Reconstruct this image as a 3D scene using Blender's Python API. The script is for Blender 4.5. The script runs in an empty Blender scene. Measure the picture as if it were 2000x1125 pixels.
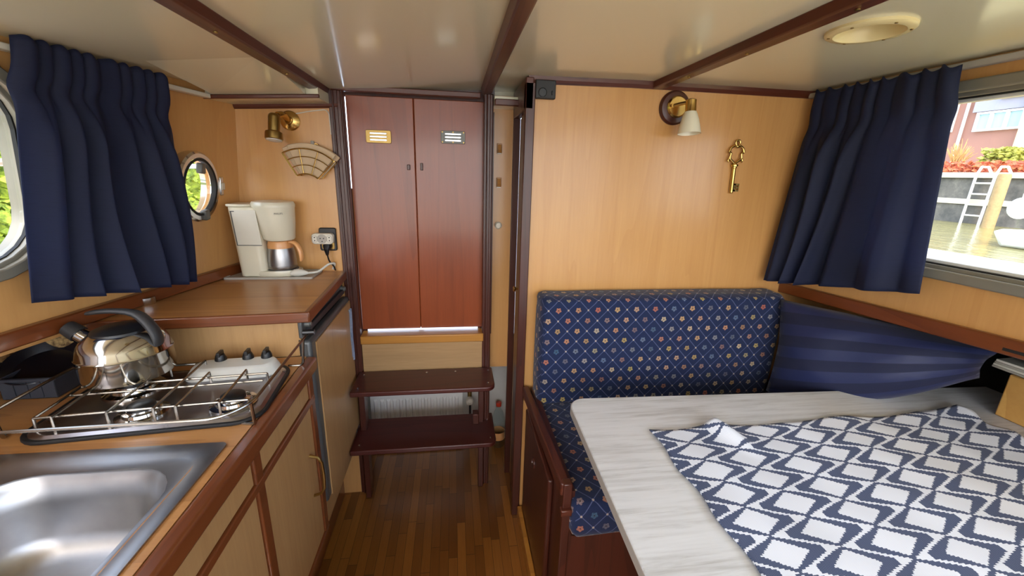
import bpy, bmesh, math, random
from mathutils import Vector, Matrix
random.seed(7)
R = math.radians
sc = bpy.context.scene
col = sc.collection

# ------------------------------------------------------------------ camera, sky, sun, exposure
cam_d = bpy.data.cameras.new('camera'); cam = bpy.data.objects.new('camera', cam_d); col.objects.link(cam)
cam_d.sensor_width = 36; cam_d.lens = 14.4; cam_d.clip_start = 0.02
yaw, pit, rol = R(8.29), R(-15.64), R(1.665)
fw = Vector((math.sin(yaw)*math.cos(pit), math.cos(yaw)*math.cos(pit), math.sin(pit)))
rt0 = Vector((math.cos(yaw), -math.sin(yaw), 0)); up0 = rt0.cross(fw)
rt = rt0*math.cos(rol) + up0*math.sin(rol); up = up0*math.cos(rol) - rt0*math.sin(rol)
M = Matrix((rt, up, -fw)).transposed().to_4x4(); M.translation = Vector((0, 0, 1.434))
cam.matrix_world = M
sc.camera = cam

world = bpy.data.worlds.new('sky'); sc.world = world; world.use_nodes = True
wn = world.node_tree.nodes; wl = world.node_tree.links; wn.clear()
sky = wn.new('ShaderNodeTexSky'); sky.sky_type = 'NISHITA'; sky.sun_disc = False
sky.sun_elevation = R(42); sky.sun_rotation = R(200); sky.air_density = 1.0; sky.dust_density = 3.5; sky.ozone_density = 1.0
mixw = wn.new('ShaderNodeMix'); mixw.data_type = 'RGBA'; mixw.inputs['Factor'].default_value = 0.45
wl.new(sky.outputs[0], mixw.inputs['A']); mixw.inputs['B'].default_value = (6.2, 7.2, 8.9, 1)   # bright haze
bg = wn.new('ShaderNodeBackground'); bg.inputs['Strength'].default_value = 0.36
wo = wn.new('ShaderNodeOutputWorld')
wl.new(mixw.outputs['Result'], bg.inputs['Color']); wl.new(bg.outputs[0], wo.inputs['Surface'])

sun_d = bpy.data.lights.new('sun', 'SUN'); sun_d.energy = 1.5; sun_d.angle = R(2); sun_d.color = (1, .95, .86)
sun = bpy.data.objects.new('sun', sun_d); col.objects.link(sun)
sun.rotation_euler = Vector((-0.12, 0.62, -0.77)).to_track_quat('-Z', 'Y').to_euler()

vs = sc.view_settings
vs.view_transform = 'Standard'; vs.look = 'None'; vs.gamma = 1; vs.use_curve_mapping = False
vs.exposure = 1.3

# ------------------------------------------------------------------ materials
def lin(c):
    f = lambda v: v/12.92 if v <= .04045 else ((v+.055)/1.055)**2.4
    return tuple(f(v/255) for v in c) + (1,)

class NT:
    """small helper around one material's node tree"""
    def __init__(s, name):
        s.m = bpy.data.materials.new(name); s.m.use_nodes = True
        s.t = s.m.node_tree; s.b = s.t.nodes['Principled BSDF']; s.out = s.t.nodes['Material Output']
    def n(s, kind, **kw):
        nd = s.t.nodes.new(kind)
        for k, v in kw.items():
            if hasattr(nd, k): setattr(nd, k, v)
        return nd
    def link(s, a, b): s.t.links.new(a, b)
    def val(s, sock, v):
        if hasattr(v, 'is_output'): s.link(v, sock)
        else: sock.default_value = v
    def math(s, op, a, b=0.0, c=0.0):
        nd = s.n('ShaderNodeMath', operation=op)
        for i, v in enumerate((a, b, c)): s.val(nd.inputs[i], v)
        return nd.outputs[0]
    def coords(s, which='Object', scale=(1, 1, 1), rot=(0, 0, 0)):
        tc = s.n('ShaderNodeTexCoord'); mp = s.n('ShaderNodeMapping')
        s.link(tc.outputs[which], mp.inputs['Vector'])
        mp.inputs['Scale'].default_value = scale; mp.inputs['Rotation'].default_value = rot
        return mp.outputs[0]
    def noise(s, vec, scale=5, detail=3, rough=.5, dist=0):
        nd = s.n('ShaderNodeTexNoise'); s.link(vec, nd.inputs['Vector'])
        nd.inputs['Scale'].default_value = scale; nd.inputs['Detail'].default_value = detail
        nd.inputs['Roughness'].default_value = rough; nd.inputs['Distortion'].default_value = dist
        return nd.outputs['Fac']
    def mix(s, f, a, b):
        nd = s.n('ShaderNodeMix', data_type='RGBA')
        s.val(nd.inputs['Factor'], f); s.val(nd.inputs['A'], a); s.val(nd.inputs['B'], b)
        return nd.outputs['Result']
    def ramp(s, f, stops):
        nd = s.n('ShaderNodeValToRGB'); e = nd.color_ramp.elements
        while len(e) < len(stops): e.new(.5)
        for i, (p, c) in enumerate(stops): e[i].position = p; e[i].color = c
        s.link(f, nd.inputs[0]); return nd.outputs[0]
    def set(s, col=None, rough=None, metal=None, coat=None, coat_rough=None, spec=None, sheen=None):
        b = s.b
        for k, v in (('Base Color', col), ('Roughness', rough), ('Metallic', metal), ('Coat Weight', coat),
                     ('Coat Roughness', coat_rough), ('Specular IOR Level', spec), ('Sheen Weight', sheen)):
            if v is not None: s.val(b.inputs[k], v)
        return s
    def bump(s, h, strength=.2, dist=.002):
        nd = s.n('ShaderNodeBump'); s.link(h, nd.inputs['Height'])
        nd.inputs['Strength'].default_value = strength; nd.inputs['Distance'].default_value = dist
        s.link(nd.outputs[0], s.b.inputs['Normal']); return s

def plain(name, c, rough=.5, metal=0, coat=0, var=.06, scale=30):
    t = NT(name); v = t.coords()
    f = t.noise(v, scale, 3)
    d = tuple(max(0, x*(1-var*2.2)) for x in lin(c)[:3]) + (1,)
    t.set(t.mix(f, d, lin(c)), rough, metal, coat, .1)
    return t.m

def wood(name, light, dark, axis='z', rough=.35, coat=.3, grain=38, fine=.5, coat_rough=.12, cath=.45):
    """grain runs along the given axis"""
    t = NT(name)
    lo = {'x': (.06, 1, 1), 'y': (1, .06, 1), 'z': (1, 1, .06)}[axis]
    v = t.coords(scale=lo)
    big = t.noise(v, grain*.16, 2, .5, .6)
    rings = t.math('FRACT', t.math('MULTIPLY', big, 7.0))
    rings = t.math('POWER', rings, 3.0)
    small = t.noise(v, grain*4, 4, .6)
    med = t.noise(v, grain, 3)
    f = t.math('MULTIPLY', rings, cath)
    f = t.math('ADD', f, t.math('MULTIPLY', small, fine*.8))
    f = t.math('ADD', f, t.math('MULTIPLY', med, .35))
    f = t.math('SUBTRACT', f, .25); f = t.math('MINIMUM', t.math('MAXIMUM', f, 0), 1)
    t.set(t.mix(f, lin(light), lin(dark)), rough, 0, coat, coat_rough)
    return t.m

MT = {}
MT['maple'] = wood('maple_panel', (212, 160, 98), (186, 128, 70), 'z', .3, .3, 30, .5, .15, .16)
MT['maple_x'] = wood('maple_panel_cross', (212, 160, 98), (172, 116, 62), 'x', .35, .2, 30, .5)
MT['cabinet'] = wood('cabinet_veneer', (188, 148, 98), (154, 112, 68), 'z', .4, .15, 34, .7, .12, .15)
MT['counter'] = wood('worktop_laminate', (196, 142, 86), (154, 102, 56), 'x', .35, .15, 36, .7, .2)
MT['lip'] = wood('worktop_lipping', (122, 66, 34), (86, 44, 22), 'y', .3, .4, 40, .4)
MT['lip_x'] = wood('worktop_lipping_cross', (116, 62, 32), (82, 42, 22), 'x', .3, .3, 40, .4)
MT['mahog'] = wood('mahogany_trim', (92, 44, 28), (56, 24, 16), 'y', .4, .12, 40, .5)
MT['mahog_x'] = wood('mahogany_trim_cross', (92, 44, 28), (56, 24, 16), 'x', .35, .25, 40, .5)
MT['mahog_z'] = wood('mahogany_trim_upright', (78, 36, 24), (44, 20, 14), 'z', .38, .2, 40, .5)
MT['door'] = wood('mahogany_door', (148, 73, 40), (96, 44, 25), 'z', .28, .28, 34, .5, .12, .25)
MT['step'] = wood('mahogany_tread', (80, 33, 27), (52, 21, 18), 'x', .4, .25, 40, .5)
MT['oakgrey'] = wood('pale_oak_board', (186, 150, 104), (142, 106, 66), 'x', .45, .1, 30, .8)
MT['sill'] = wood('yellow_sill', (190, 132, 58), (140, 86, 32), 'x', .35, .4, 30, .5)
MT['rail'] = wood('hull_rail_wood', (122, 64, 30), (88, 42, 20), 'y', .3, .4, 36, .5)
MT['bamboo'] = wood('bamboo_board', (216, 166, 92), (184, 128, 60), 'x', .4, .2, 20, .5)
MT['cream'] = plain('ceiling_cream', (232, 226, 196), .22, 0, .5, .01, 3)
MT['lampcream'] = plain('cream_plastic', (232, 214, 160), .35, 0, .2, .03, 12)
MT['white'] = plain('white_plastic', (226, 220, 204), .35, 0, .2, .02)
MT['whitepaint'] = plain('white_paint', (220, 220, 214), .4, 0, .1, .03)
MT['coffeewhite'] = plain('ivory_plastic', (226, 218, 194), .28, 0, .3, .02)
MT['peach'] = plain('apricot_plastic', (226, 164, 104), .35, 0, .2, .03)
MT['black'] = plain('black_plastic', (18, 18, 20), .4, 0, .1)
MT['blackgrey'] = plain('charcoal_plastic', (46, 46, 48), .5, 0, 0)
MT['darkgrey'] = plain('grey_plastic_crate', (52, 54, 62), .6)
MT['pan'] = plain('black_enamel', (14, 16, 24), .3, 0, .3)
MT['greymetal'] = plain('grey_painted_metal', (112, 112, 108), .4, .3)
MT['fridgegrey'] = plain('fridge_grey', (92, 94, 94), .38, .35)
MT['alu'] = plain('window_aluminium', (150, 146, 134), .42, .35)
MT['chrome'] = plain('chrome', (214, 214, 216), .12, 1)
MT['kettle'] = plain('polished_steel', (204, 202, 198), .1, 1, 0, .05, 8)
MT['wire'] = plain('wire_steel', (170, 164, 154), .25, 1)
MT['brass'] = plain('brass', (212, 176, 104), .24, 1, 0, .08)
MT['oldbrass'] = plain('worn_brass', (172, 142, 84), .32, 1, 0, .15)
MT['paper'] = plain('filter_paper', (216, 190, 156), .85)
MT['red'] = plain('red_plastic', (206, 60, 34), .4)
MT['deck'] = plain('side_deck_paint', (190, 166, 84), .6)
MT['towel'] = plain('blue_towel', (150, 162, 186), .9, 0, 0, .22, 90)
MT['void'] = plain('recess_shade', (24, 22, 22), .8)  # near-black colour stands in for the shade inside recesses
MT['mat'] = plain('grey_tray', (180, 172, 160), .45)
MT['ropewhite'] = plain('white_cord', (226, 222, 210), .6)
MT['seal'] = plain('rubber_seal', (20, 20, 22), .6)

def steel():
    t = NT('brushed_steel'); v = t.coords()
    f = t.noise(v, 40, 3)
    t.set(t.mix(f, lin((158, 156, 156)), lin((172, 170, 170))), t.math('ADD', t.math('MULTIPLY', f, .08), .32), 1)
    return t.m
MT['steel'] = steel()
def hobsteel():
    t = NT('hob_steel'); v = t.coords()
    f = t.noise(v, 14, 4)
    t.set(t.mix(f, lin((150, 146, 150)), lin((178, 174, 176))), t.math('ADD', t.math('MULTIPLY', f, .15), .22), 1)
    return t.m
MT['hobsteel'] = hobsteel()

def floor_mat():
    t = NT('parquet_floor')
    tc = t.n('ShaderNodeTexCoord'); sx = t.n('ShaderNodeSeparateXYZ'); t.link(tc.outputs['Object'], sx.inputs[0])
    x, y = sx.outputs[0], sx.outputs[1]
    cx = t.math('FLOOR', t.math('DIVIDE', x, .034))
    wn1 = t.n('ShaderNodeTexWhiteNoise', noise_dimensions='1D'); t.link(cx, wn1.inputs['W'])
    yo = t.math('ADD', y, t.math('MULTIPLY', wn1.outputs['Value'], .4))
    cy = t.math('FLOOR', t.math('DIVIDE', yo, .33))
    cmb = t.n('ShaderNodeCombineXYZ'); t.link(cx, cmb.inputs[0]); t.link(cy, cmb.inputs[1])
    wn2 = t.n('ShaderNodeTexWhiteNoise', noise_dimensions='2D'); t.link(cmb.outputs[0], wn2.inputs['Vector'])
    v = t.coords(scale=(1, .05, 1)); g = t.noise(v, 160, 4, .6)
    c = t.mix(wn2.outputs['Value'], lin((112, 66, 26)), lin((164, 106, 46)))
    c = t.mix(t.math('MULTIPLY', g, .55), c, lin((84, 46, 18)))
    fx = t.math('FRACT', t.math('DIVIDE', x, .034)); gap = t.math('LESS_THAN', fx, .035)
    fy = t.math('FRACT', t.math('DIVIDE', yo, .33)); gap2 = t.math('LESS_THAN', fy, .005)
    c = t.mix(t.math('MAXIMUM', gap, gap2), c, lin((58, 32, 14)))
    t.set(c, .28, 0, .5, .15)
    return t.m
MT['floor'] = floor_mat()

def uv2(t):
    uv = t.n('ShaderNodeUVMap'); s = t.n('ShaderNodeSeparateXYZ'); t.link(uv.outputs[0], s.inputs[0])
    return uv.outputs[0], s.outputs[0], s.outputs[1]

def curtain_mat():
    t = NT('navy_curtain_cloth'); uv, u, v = uv2(t)
    mp = t.n('ShaderNodeMapping'); t.link(uv, mp.inputs['Vector']); mp.inputs['Scale'].default_value = (18, 420, 1)
    f = t.noise(mp.outputs[0], 1, 3, .6)
    slub = t.math('MINIMUM', t.math('MAXIMUM', t.math('MULTIPLY', t.math('SUBTRACT', f, .52), 5), 0), 1)
    t.set(t.mix(slub, lin((36, 42, 70)), lin((23, 27, 47))), .65, 0, 0, .1, .3, .1)
    t.b.inputs['Sheen Tint'].default_value = lin((120, 135, 180))
    # a little daylight passes through the cloth
    tr = t.n('ShaderNodeBsdfTranslucent'); tr.inputs['Color'].default_value = lin((126, 136, 172))
    mx = t.n('ShaderNodeMixShader'); mx.inputs[0].default_value = .3
    t.link(t.b.outputs[0], mx.inputs[1]); t.link(tr.outputs[0], mx.inputs[2]); t.link(mx.outputs[0], t.out.inputs['Surface'])
    t.bump(f, .2, .001)
    return t.m
MT['curtain'] = curtain_mat()

def cushion_mat():
    t = NT('navy_lattice_flower_upholstery'); uv, u, v = uv2(t)
    p = t.math('DIVIDE', u, .072); q = t.math('DIVIDE', v, .078)
    a = t.math('ADD', p, q); b = t.math('SUBTRACT', p, q)
    fa, fb = t.math('FRACT', a), t.math('FRACT', b)
    da = t.math('MINIMUM', fa, t.math('SUBTRACT', 1, fa)); db = t.math('MINIMUM', fb, t.math('SUBTRACT', 1, fb))
    line = t.math('LESS_THAN', t.math('MINIMUM', da, db), .022)
    node = t.math('LESS_THAN', t.math('MAXIMUM', da, db), .055)
    # flower at the centre of every diamond
    ea, eb = t.math('SUBTRACT', fa, .5), t.math('SUBTRACT', fb, .5)
    X = t.math('MULTIPLY', t.math('ADD', ea, eb), .036); Y = t.math('MULTIPLY', t.math('SUBTRACT', ea, eb), .039)
    r = t.math('SQRT', t.math('ADD', t.math('MULTIPLY', X, X), t.math('MULTIPLY', Y, Y)))
    th = t.math('ARCTAN2', Y, X)
    petal = t.math('ADD', .0092, t.math('MULTIPLY', t.math('COSINE', t.math('MULTIPLY', t.math('ADD', th, .31), 5)), .0014))
    fl = t.math('LESS_THAN', r, petal)
    ringy = t.math('GREATER_THAN', t.noise(t.coords('UV'), 420, 1), .5)
    core = t.math('LESS_THAN', r, .0024)
    cmb = t.n('ShaderNodeCombineXYZ'); t.link(t.math('FLOOR', a), cmb.inputs[0]); t.link(t.math('FLOOR', b), cmb.inputs[1])
    wn_ = t.n('ShaderNodeTexWhiteNoise', noise_dimensions='2D'); t.link(cmb.outputs[0], wn_.inputs['Vector'])
    pal = t.ramp(wn_.outputs['Value'], [(0, lin((210, 176, 120))), (.2, lin((190, 110, 84))), (.38, lin((214, 190, 150))), (.52, lin((92, 116, 150))),
                                         (.64, lin((196, 172, 96))), (.78, lin((170, 120, 96))), (.9, lin((70, 104, 128))), (1, lin((206, 150, 110)))])
    weave = t.noise(t.coords('UV'), 900, 2)
    base = t.mix(weave, lin((20, 30, 60)), lin((32, 45, 80)))
    c = t.mix(t.math('MULTIPLY', line, .55), base, lin((104, 112, 150)))
    c = t.mix(t.math('MULTIPLY', node, .8), c, lin((186, 170, 150)))
    c = t.mix(t.math('MULTIPLY', fl, t.math('SUBTRACT', .82, t.math('MULTIPLY', ringy, .45))), c, pal)
    c = t.mix(t.math('MULTIPLY', core, .8), c, lin((40, 26, 24)))
    t.set(c, .8, 0, 0, .1, .2, .15)
    t.bump(weave, .25, .001)
    return t.m
MT['cushion'] = cushion_mat()

def pillow_mat():
    t = NT('navy_stripe_pillowcase'); uv, u, v = uv2(t)
    s = t.math('FRACT', t.math('DIVIDE', v, .10)); st = t.math('GREATER_THAN', s, .5)
    n = t.noise(t.coords('UV'), 500, 2)
    t.set(t.mix(st, lin((27, 36, 76)), lin((20, 26, 56))), t.math('ADD', .55, t.math('MULTIPLY', st, .2)), 0, 0, .1, .35, .1)
    t.bump(t.noise(t.coords('UV'), 14, 3), .25, .01)
    return t.m
MT['pillow'] = pillow_mat()

def table_mat():
    t = NT('whitewashed_wood_laminate'); v = t.coords(scale=(.07, 1, 1))
    f = t.noise(v, 90, 5, .65, .5); g = t.noise(v, 18, 3, .5, 1.2)
    fac = t.math('ADD', t.math('MULTIPLY', f, .7), t.math('MULTIPLY', g, .6))
    t.set(t.ramp(fac, [(.3, lin((228, 230, 232))), (.62, lin((215, 217, 218))), (.85, lin((182, 182, 180)))]), .42, 0, .08, .3)
    return t.m
MT['table'] = table_mat()

def cloth_mat():
    t = NT('woven_diamond_cloth'); uv, u0, v0 = uv2(t)
    PX, PY = .115, .0705
    n1 = t.noise(t.coords('UV'), 420, 1)
    q = .0030   # woven steps
    u = t.math('MULTIPLY', t.math('ROUND', t.math('DIVIDE', t.math('ADD', u0, t.math('MULTIPLY', n1, .003)), q)), q)
    v = t.math('MULTIPLY', t.math('ROUND', t.math('DIVIDE', v0, q)), q)
    ci = t.math('FLOOR', t.math('ADD', t.math('DIVIDE', u, PX), .5))
    x0 = t.math('SUBTRACT', u, t.math('MULTIPLY', ci, PX))
    par = t.math('ABSOLUTE', t.math('MODULO', ci, 2.0))
    def cell(x, odd):
        vv = t.math('ADD', t.math('DIVIDE', v, PY), t.math('MULTIPLY', odd, .5))
        y = t.math('MULTIPLY', t.math('SUBTRACT', t.math('FRACT', t.math('ADD', vv, .5)), .5), PY)
        ax, ay = t.math('ABSOLUTE', x), t.math('ABSOLUTE', y)
        outer = t.math('MULTIPLY', t.math('LESS_THAN', t.math('ADD', t.math('DIVIDE', ax, .0975), t.math('DIVIDE', ay, .0358)), 1), t.math('LESS_THAN', ax, .080))
        inner = t.math('LESS_THAN', t.math('ADD', t.math('DIVIDE', ax, .0495), t.math('DIVIDE', ay, .0298)), 1)
        return outer, inner
    o0, i0 = cell(x0, par)
    sgn = t.math('SUBTRACT', t.math('MULTIPLY', t.math('GREATER_THAN', x0, -.00001), 2), 1); xn = t.math('SUBTRACT', x0, t.math('MULTIPLY', sgn, PX))
    o1, i1 = cell(xn, t.math('SUBTRACT', 1, par))
    dark = t.math('MAXIMUM', t.math('SUBTRACT', o0, i0), t.math('SUBTRACT', o1, i1))
    # twill lines
    tw = t.math('FRACT', t.math('DIVIDE', t.math('ADD', u0, t.math('MULTIPLY', v0, .8)), .0042))
    twl = t.math('LESS_THAN', tw, .3)
    dcol = t.mix(t.math('MULTIPLY', twl, .35), lin((56, 68, 98)), lin((146, 156, 178)))
    wcol = t.mix(t.math('MULTIPLY', twl, .22), lin((222, 227, 236)), lin((146, 154, 174)))
    t.set(t.mix(dark, wcol, dcol), .85, 0, 0, .1, .2, .1)
    t.bump(tw, .3, .001)
    return t.m
MT['cloth'] = cloth_mat()

def glass_mat(name, tint=(.97, .98, .98), refl=.1):
    t = NT(name); t.t.nodes.remove(t.b)
    tr = t.n('ShaderNodeBsdfTransparent'); tr.inputs[0].default_value = tint + (1,)
    gl = t.n('ShaderNodeBsdfGlossy'); gl.inputs['Roughness'].default_value = .02
    fr = t.n('ShaderNodeLayerWeight'); fr.inputs['Blend'].default_value = .5
    fac = t.math('ADD', t.math('MULTIPLY', t.math('POWER', fr.outputs['Facing'], 4), .4), .04)
    mx = t.n('ShaderNodeMixShader'); t.link(fac, mx.inputs[0]); t.link(tr.outputs[0], mx.inputs[1]); t.link(gl.outputs[0], mx.inputs[2])
    t.link(mx.outputs[0], t.out.inputs['Surface']); return t.m
MT['glass'] = glass_mat('window_glass')
MT['pet'] = glass_mat('clear_bottle_plastic', (.86, .9, .9))
MT['hazeglass'] = plain('opal_glass', (238, 232, 208), .3, 0, .3, .01)
MT['bulb'] = plain('white_bulb_face', (216, 210, 200), .35)

def brick():
    t = NT('red_brick'); v = t.coords(rot=(R(90), 0, R(90)))
    b = t.n('ShaderNodeTexBrick'); t.link(v, b.inputs['Vector']); b.inputs['Scale'].default_value = 4
    b.inputs['Color1'].default_value = lin((150, 66, 50)); b.inputs['Color2'].default_value = lin((128, 54, 44)); b.inputs['Mortar'].default_value = lin((150, 110, 96))
    t.set(b.outputs[0], .85); return t.m
MT['brick'] = brick()
def quay():
    t = NT('quay_masonry'); v = t.coords(); n = t.noise(v, 3, 5, .7)
    t.set(t.ramp(n, [(.3, lin((70, 70, 66))), (.55, lin((104, 100, 92))), (.75, lin((140, 134, 122)))]), .9); return t.m
MT['quay'] = quay()
MT['coping'] = plain('pale_coping', (206, 200, 176), .8)
MT['post'] = plain('mooring_timber', (166, 140, 96), .8, 0, 0, .2)
def water():
    t = NT('canal_water'); n = t.noise(t.coords(scale=(1, .35, 1)), 7, 4, .6)
    t.set(t.mix(n, lin((104, 98, 58)), lin((150, 142, 88))), .12, 0); t.bump(n, .5, .05); return t.m
MT['water'] = water()
def leaf(name, a, b, sc_=60):
    t = NT(name); n = t.noise(t.coords(), sc_, 4, .7)
    t.set(t.ramp(n, [(.35, lin(a)), (.65, lin(b))]), .7); return t.m
MT['ivy'] = leaf('hedge_leaf', (84, 108, 26), (190, 200, 60), 14)
MT['berry'] = leaf('red_leaf', (150, 60, 40), (206, 120, 80), 12)
MT['twig'] = plain('pale_twig', (190, 146, 90), .8)
MT['bush'] = leaf('bush_leaf', (110, 120, 40), (190, 186, 90), 14)
MT['bluepane'] = plain('house_pane', (150, 190, 206), .15, 0, .3)
MT['blind'] = plain('beige_blind', (216, 198, 150), .7)
MT['slate'] = plain('grey_cladding', (150, 150, 162), .7)
MT['straw'] = NT('woven_straw')
_v = MT['straw'].coords(); _n = MT['straw'].noise(_v, 55, 4, .7)
MT['straw'].set(MT['straw'].ramp(_n, [(.38, lin((90, 64, 34))), (.6, lin((196, 160, 104)))]), .8); MT['straw'] = MT['straw'].m

# ------------------------------------------------------------------ mesh helpers
def NB(): return bmesh.new()
def wpos(o):
    p = Vector((0, 0, 0))
    while o: p += o.location; o = o.parent
    return p

def obj(name, bm, m, parent=None, smooth=False, bevel=0, seg=2, loc=None, sharp=35):
    bmesh.ops.recalc_face_normals(bm, faces=bm.faces[:])
    me = bpy.data.meshes.new(name)
    off = wpos(parent) if parent else (Vector(loc) if loc else None)
    if off is None:
        vs_ = [v.co for v in bm.verts]
        off = Vector(((min(v.x for v in vs_)+max(v.x for v in vs_))/2, (min(v.y for v in vs_)+max(v.y for v in vs_))/2, min(v.z for v in vs_)))
    bmesh.ops.translate(bm, verts=bm.verts[:], vec=-off)
    bm.to_mesh(me); bm.free()
    me.materials.append(MT[m] if isinstance(m, str) else m)
    o = bpy.data.objects.new(name, me); col.objects.link(o)
    if parent: o.parent = parent
    else: o.location = off
    if smooth:
        me.shade_smooth()
        me.set_sharp_from_angle(angle=R(sharp))
    if bevel:
        md = o.modifiers.new('bevel', 'BEVEL'); md.width = bevel; md.segments = seg; md.limit_method = 'ANGLE'; md.angle_limit = R(40)
        md.harden_normals = False
        if not smooth: me.shade_smooth(); me.set_sharp_from_angle(angle=R(sharp))
    return o

def tag(o, label, cat, group=None):
    o['label'] = label; o['category'] = cat
    if group: o['group'] = group
    return o
def thing(name, label, cat, loc=(0, 0, 0), group=None):
    o = bpy.data.objects.new(name, None); col.objects.link(o); o.location = loc; o.empty_display_size = .05
    return tag(o, label, cat, group)
def struct(name, bm, m, parent=None, **k):
    o = obj(name, bm, m, parent, **k)
    if not parent: o['kind'] = 'structure'
    return o
def sthing(name, loc=(0, 0, 0)):
    o = bpy.data.objects.new(name, None); col.objects.link(o); o.location = loc; o['kind'] = 'structure'; return o

def box(bm, x0, x1, y0, y1, z0, z1, T=None):
    vs_ = [bm.verts.new(c) for c in ((x0, y0, z0), (x1, y0, z0), (x1, y1, z0), (x0, y1, z0), (x0, y0, z1), (x1, y0, z1), (x1, y1, z1), (x0, y1, z1))]
    if T is not None:
        for v in vs_: v.co = T @ v.co
    for f in ((0, 3, 2, 1), (4, 5, 6, 7), (0, 1, 5, 4), (1, 2, 6, 5), (2, 3, 7, 6), (3, 0, 4, 7)): bm.faces.new([vs_[i] for i in f])
    return vs_
def hexa(bm, b, t):
    """solid from two matching polygons"""
    vb = [bm.verts.new(p) for p in b]; vt = [bm.verts.new(p) for p in t]; n = len(b)
    bm.faces.new(vb[::-1]); bm.faces.new(vt)
    for i in range(n): bm.faces.new((vb[i], vb[(i+1) % n], vt[(i+1) % n], vt[i]))
def prism(bm, pts, z0, z1): hexa(bm, [(x, y, z0) for x, y in pts], [(x, y, z1) for x, y in pts])
def prism_ax(bm, pts, a0, a1, ax='y'):
    f = {'y': lambda p, a: (p[0], a, p[1]), 'x': lambda p, a: (a, p[0], p[1])}[ax]
    hexa(bm, [f(p, a0) for p in pts], [f(p, a1) for p in pts])
def rrect(x0, x1, y0, y1, r, n=6):
    out = []
    for cx, cy, a in ((x1-r, y1-r, 0), (x0+r, y1-r, 90), (x0+r, y0+r, 180), (x1-r, y0+r, 270)):
        for i in range(n+1):
            t = R(a+90*i/n); out.append((cx+r*math.cos(t), cy+r*math.sin(t)))
    return out
def frame_of(d):
    d = d.normalized(); a = Vector((0, 0, 1)) if abs(d.z) < .9 else Vector((1, 0, 0))
    u = d.cross(a).normalized(); return u, d.cross(u)
def tube(bm, pts, r, n=8, closed=False):
    P = [Vector(p) for p in pts]; rings = []; N = len(P)
    rr = r if isinstance(r, (list, tuple)) else [r]*N
    u = None
    for i in range(N):
        if closed: d = P[(i+1) % N]-P[i-1]
        else: d = P[min(i+1, N-1)]-P[max(i-1, 0)]
        if d.length < 1e-9: d = Vector((0, 0, 1))
        d.normalize()
        if u is None: u, w = frame_of(d)
        else:
            u = (u-d*u.dot(d))
            u = u.normalized() if u.length > 1e-6 else frame_of(d)[0]
            w = d.cross(u)
        rings.append([bm.verts.new(P[i]+rr[i]*(math.cos(2*math.pi*k/n)*u+math.sin(2*math.pi*k/n)*w)) for k in range(n)])
    for i in range(N if closed else N-1):
        A, B = rings[i], rings[(i+1) % N]
        for k in range(n): bm.faces.new((A[k], A[(k+1) % n], B[(k+1) % n], B[k]))
    if not closed: bm.faces.new(rings[0][::-1]); bm.faces.new(rings[-1])
def lathe(bm, prof, n=32, T=None, c=(0, 0, 0)):
    """prof: (radius, height) list around z; ends closed when radius > 0"""
    T = T or Matrix.Translation(c); rings = []
    for r, h in prof:
        if r < 1e-6: rings.append([bm.verts.new(T @ Vector((0, 0, h)))])
        else: rings.append([bm.verts.new(T @ Vector((r*math.cos(2*math.pi*k/n), r*math.sin(2*math.pi*k/n), h))) for k in range(n)])
    for A, B in zip(rings, rings[1:]):
        for k in range(n):
            a, b, c_, d = A[k % len(A)], A[(k+1) % n % len(A)], B[(k+1) % n % len(B)], B[k % len(B)]
            f = []
            for v in (a, b, c_, d):
                if v not in f: f.append(v)
            if len(f) > 2: bm.faces.new(f)
    if len(rings[0]) > 1: bm.faces.new(rings[0][::-1])
    if len(rings[-1]) > 1: bm.faces.new(rings[-1])
def aim(p, d):
    """matrix with local z along d, at p"""
    return Matrix.Translation(p) @ Vector(d).to_track_quat('Z', 'Y').to_matrix().to_4x4()
def ball(bm, c, r, sx=1, sy=1, sz=1, n=16):
    bmesh.ops.create_uvsphere(bm, u_segments=n, v_segments=n//2+2, radius=r, matrix=Matrix.Translation(c) @ Matrix.Diagonal((sx, sy, sz, 1)))
def sheet(bm, fn, nu, nv, uvfn=None, uvl=None):
    g = [[bm.verts.new(fn(i/nu, j/nv)) for i in range(nu+1)] for j in range(nv+1)]
    for j in range(nv):
        for i in range(nu):
            f = bm.faces.new((g[j][i], g[j][i+1], g[j+1][i+1], g[j+1][i]))
            if uvfn:
                for lp, (a, b) in zip(f.loops, ((i, j), (i+1, j), (i+1, j+1), (i, j+1))): lp[uvl].uv = uvfn(a/nu, b/nv)
    return g
def cut(o, cutters):
    """boolean the cutter meshes out of o and bake the result"""
    for bm in cutters:
        bmesh.ops.recalc_face_normals(bm, faces=bm.faces[:])
        me = bpy.data.meshes.new('c'); bm.to_mesh(me); bm.free()
        c = bpy.data.objects.new('c', me); col.objects.link(c)
        md = o.modifiers.new('b', 'BOOLEAN'); md.operation = 'DIFFERENCE'; md.object = c; md.solver = 'EXACT'
        bpy.context.view_layer.update()
        dg = bpy.context.evaluated_depsgraph_get()
        new = bpy.data.meshes.new_from_object(o.evaluated_get(dg))
        o.modifiers.clear(); old = o.data; o.data = new; bpy.data.meshes.remove(old)
        bpy.data.objects.remove(c)

# ------------------------------------------------------------------ setting
YG = 1.642; YB = 1.45          # galley bulkhead, saloon bulkhead
CZ = [(-1.1, 1.645), (-.8, 1.667), (-.42, 1.702), (.157, 1.738), (.6, 1.745), (1.6, 1.745)]
def cz(x):
    for (a, za), (b, zb) in zip(CZ, CZ[1:]):
        if x <= b: return za+(zb-za)*(x-a)/(b-a)
    return CZ[-1][1]
def lwall(y, z): return -.797-.2003*(1.624-y)+(z-1.08)*.0935      # inner face of the port window wall
def rwall(y, z): return 1.33+.05*(1.45-y)-(z-1.04)*.06

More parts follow.
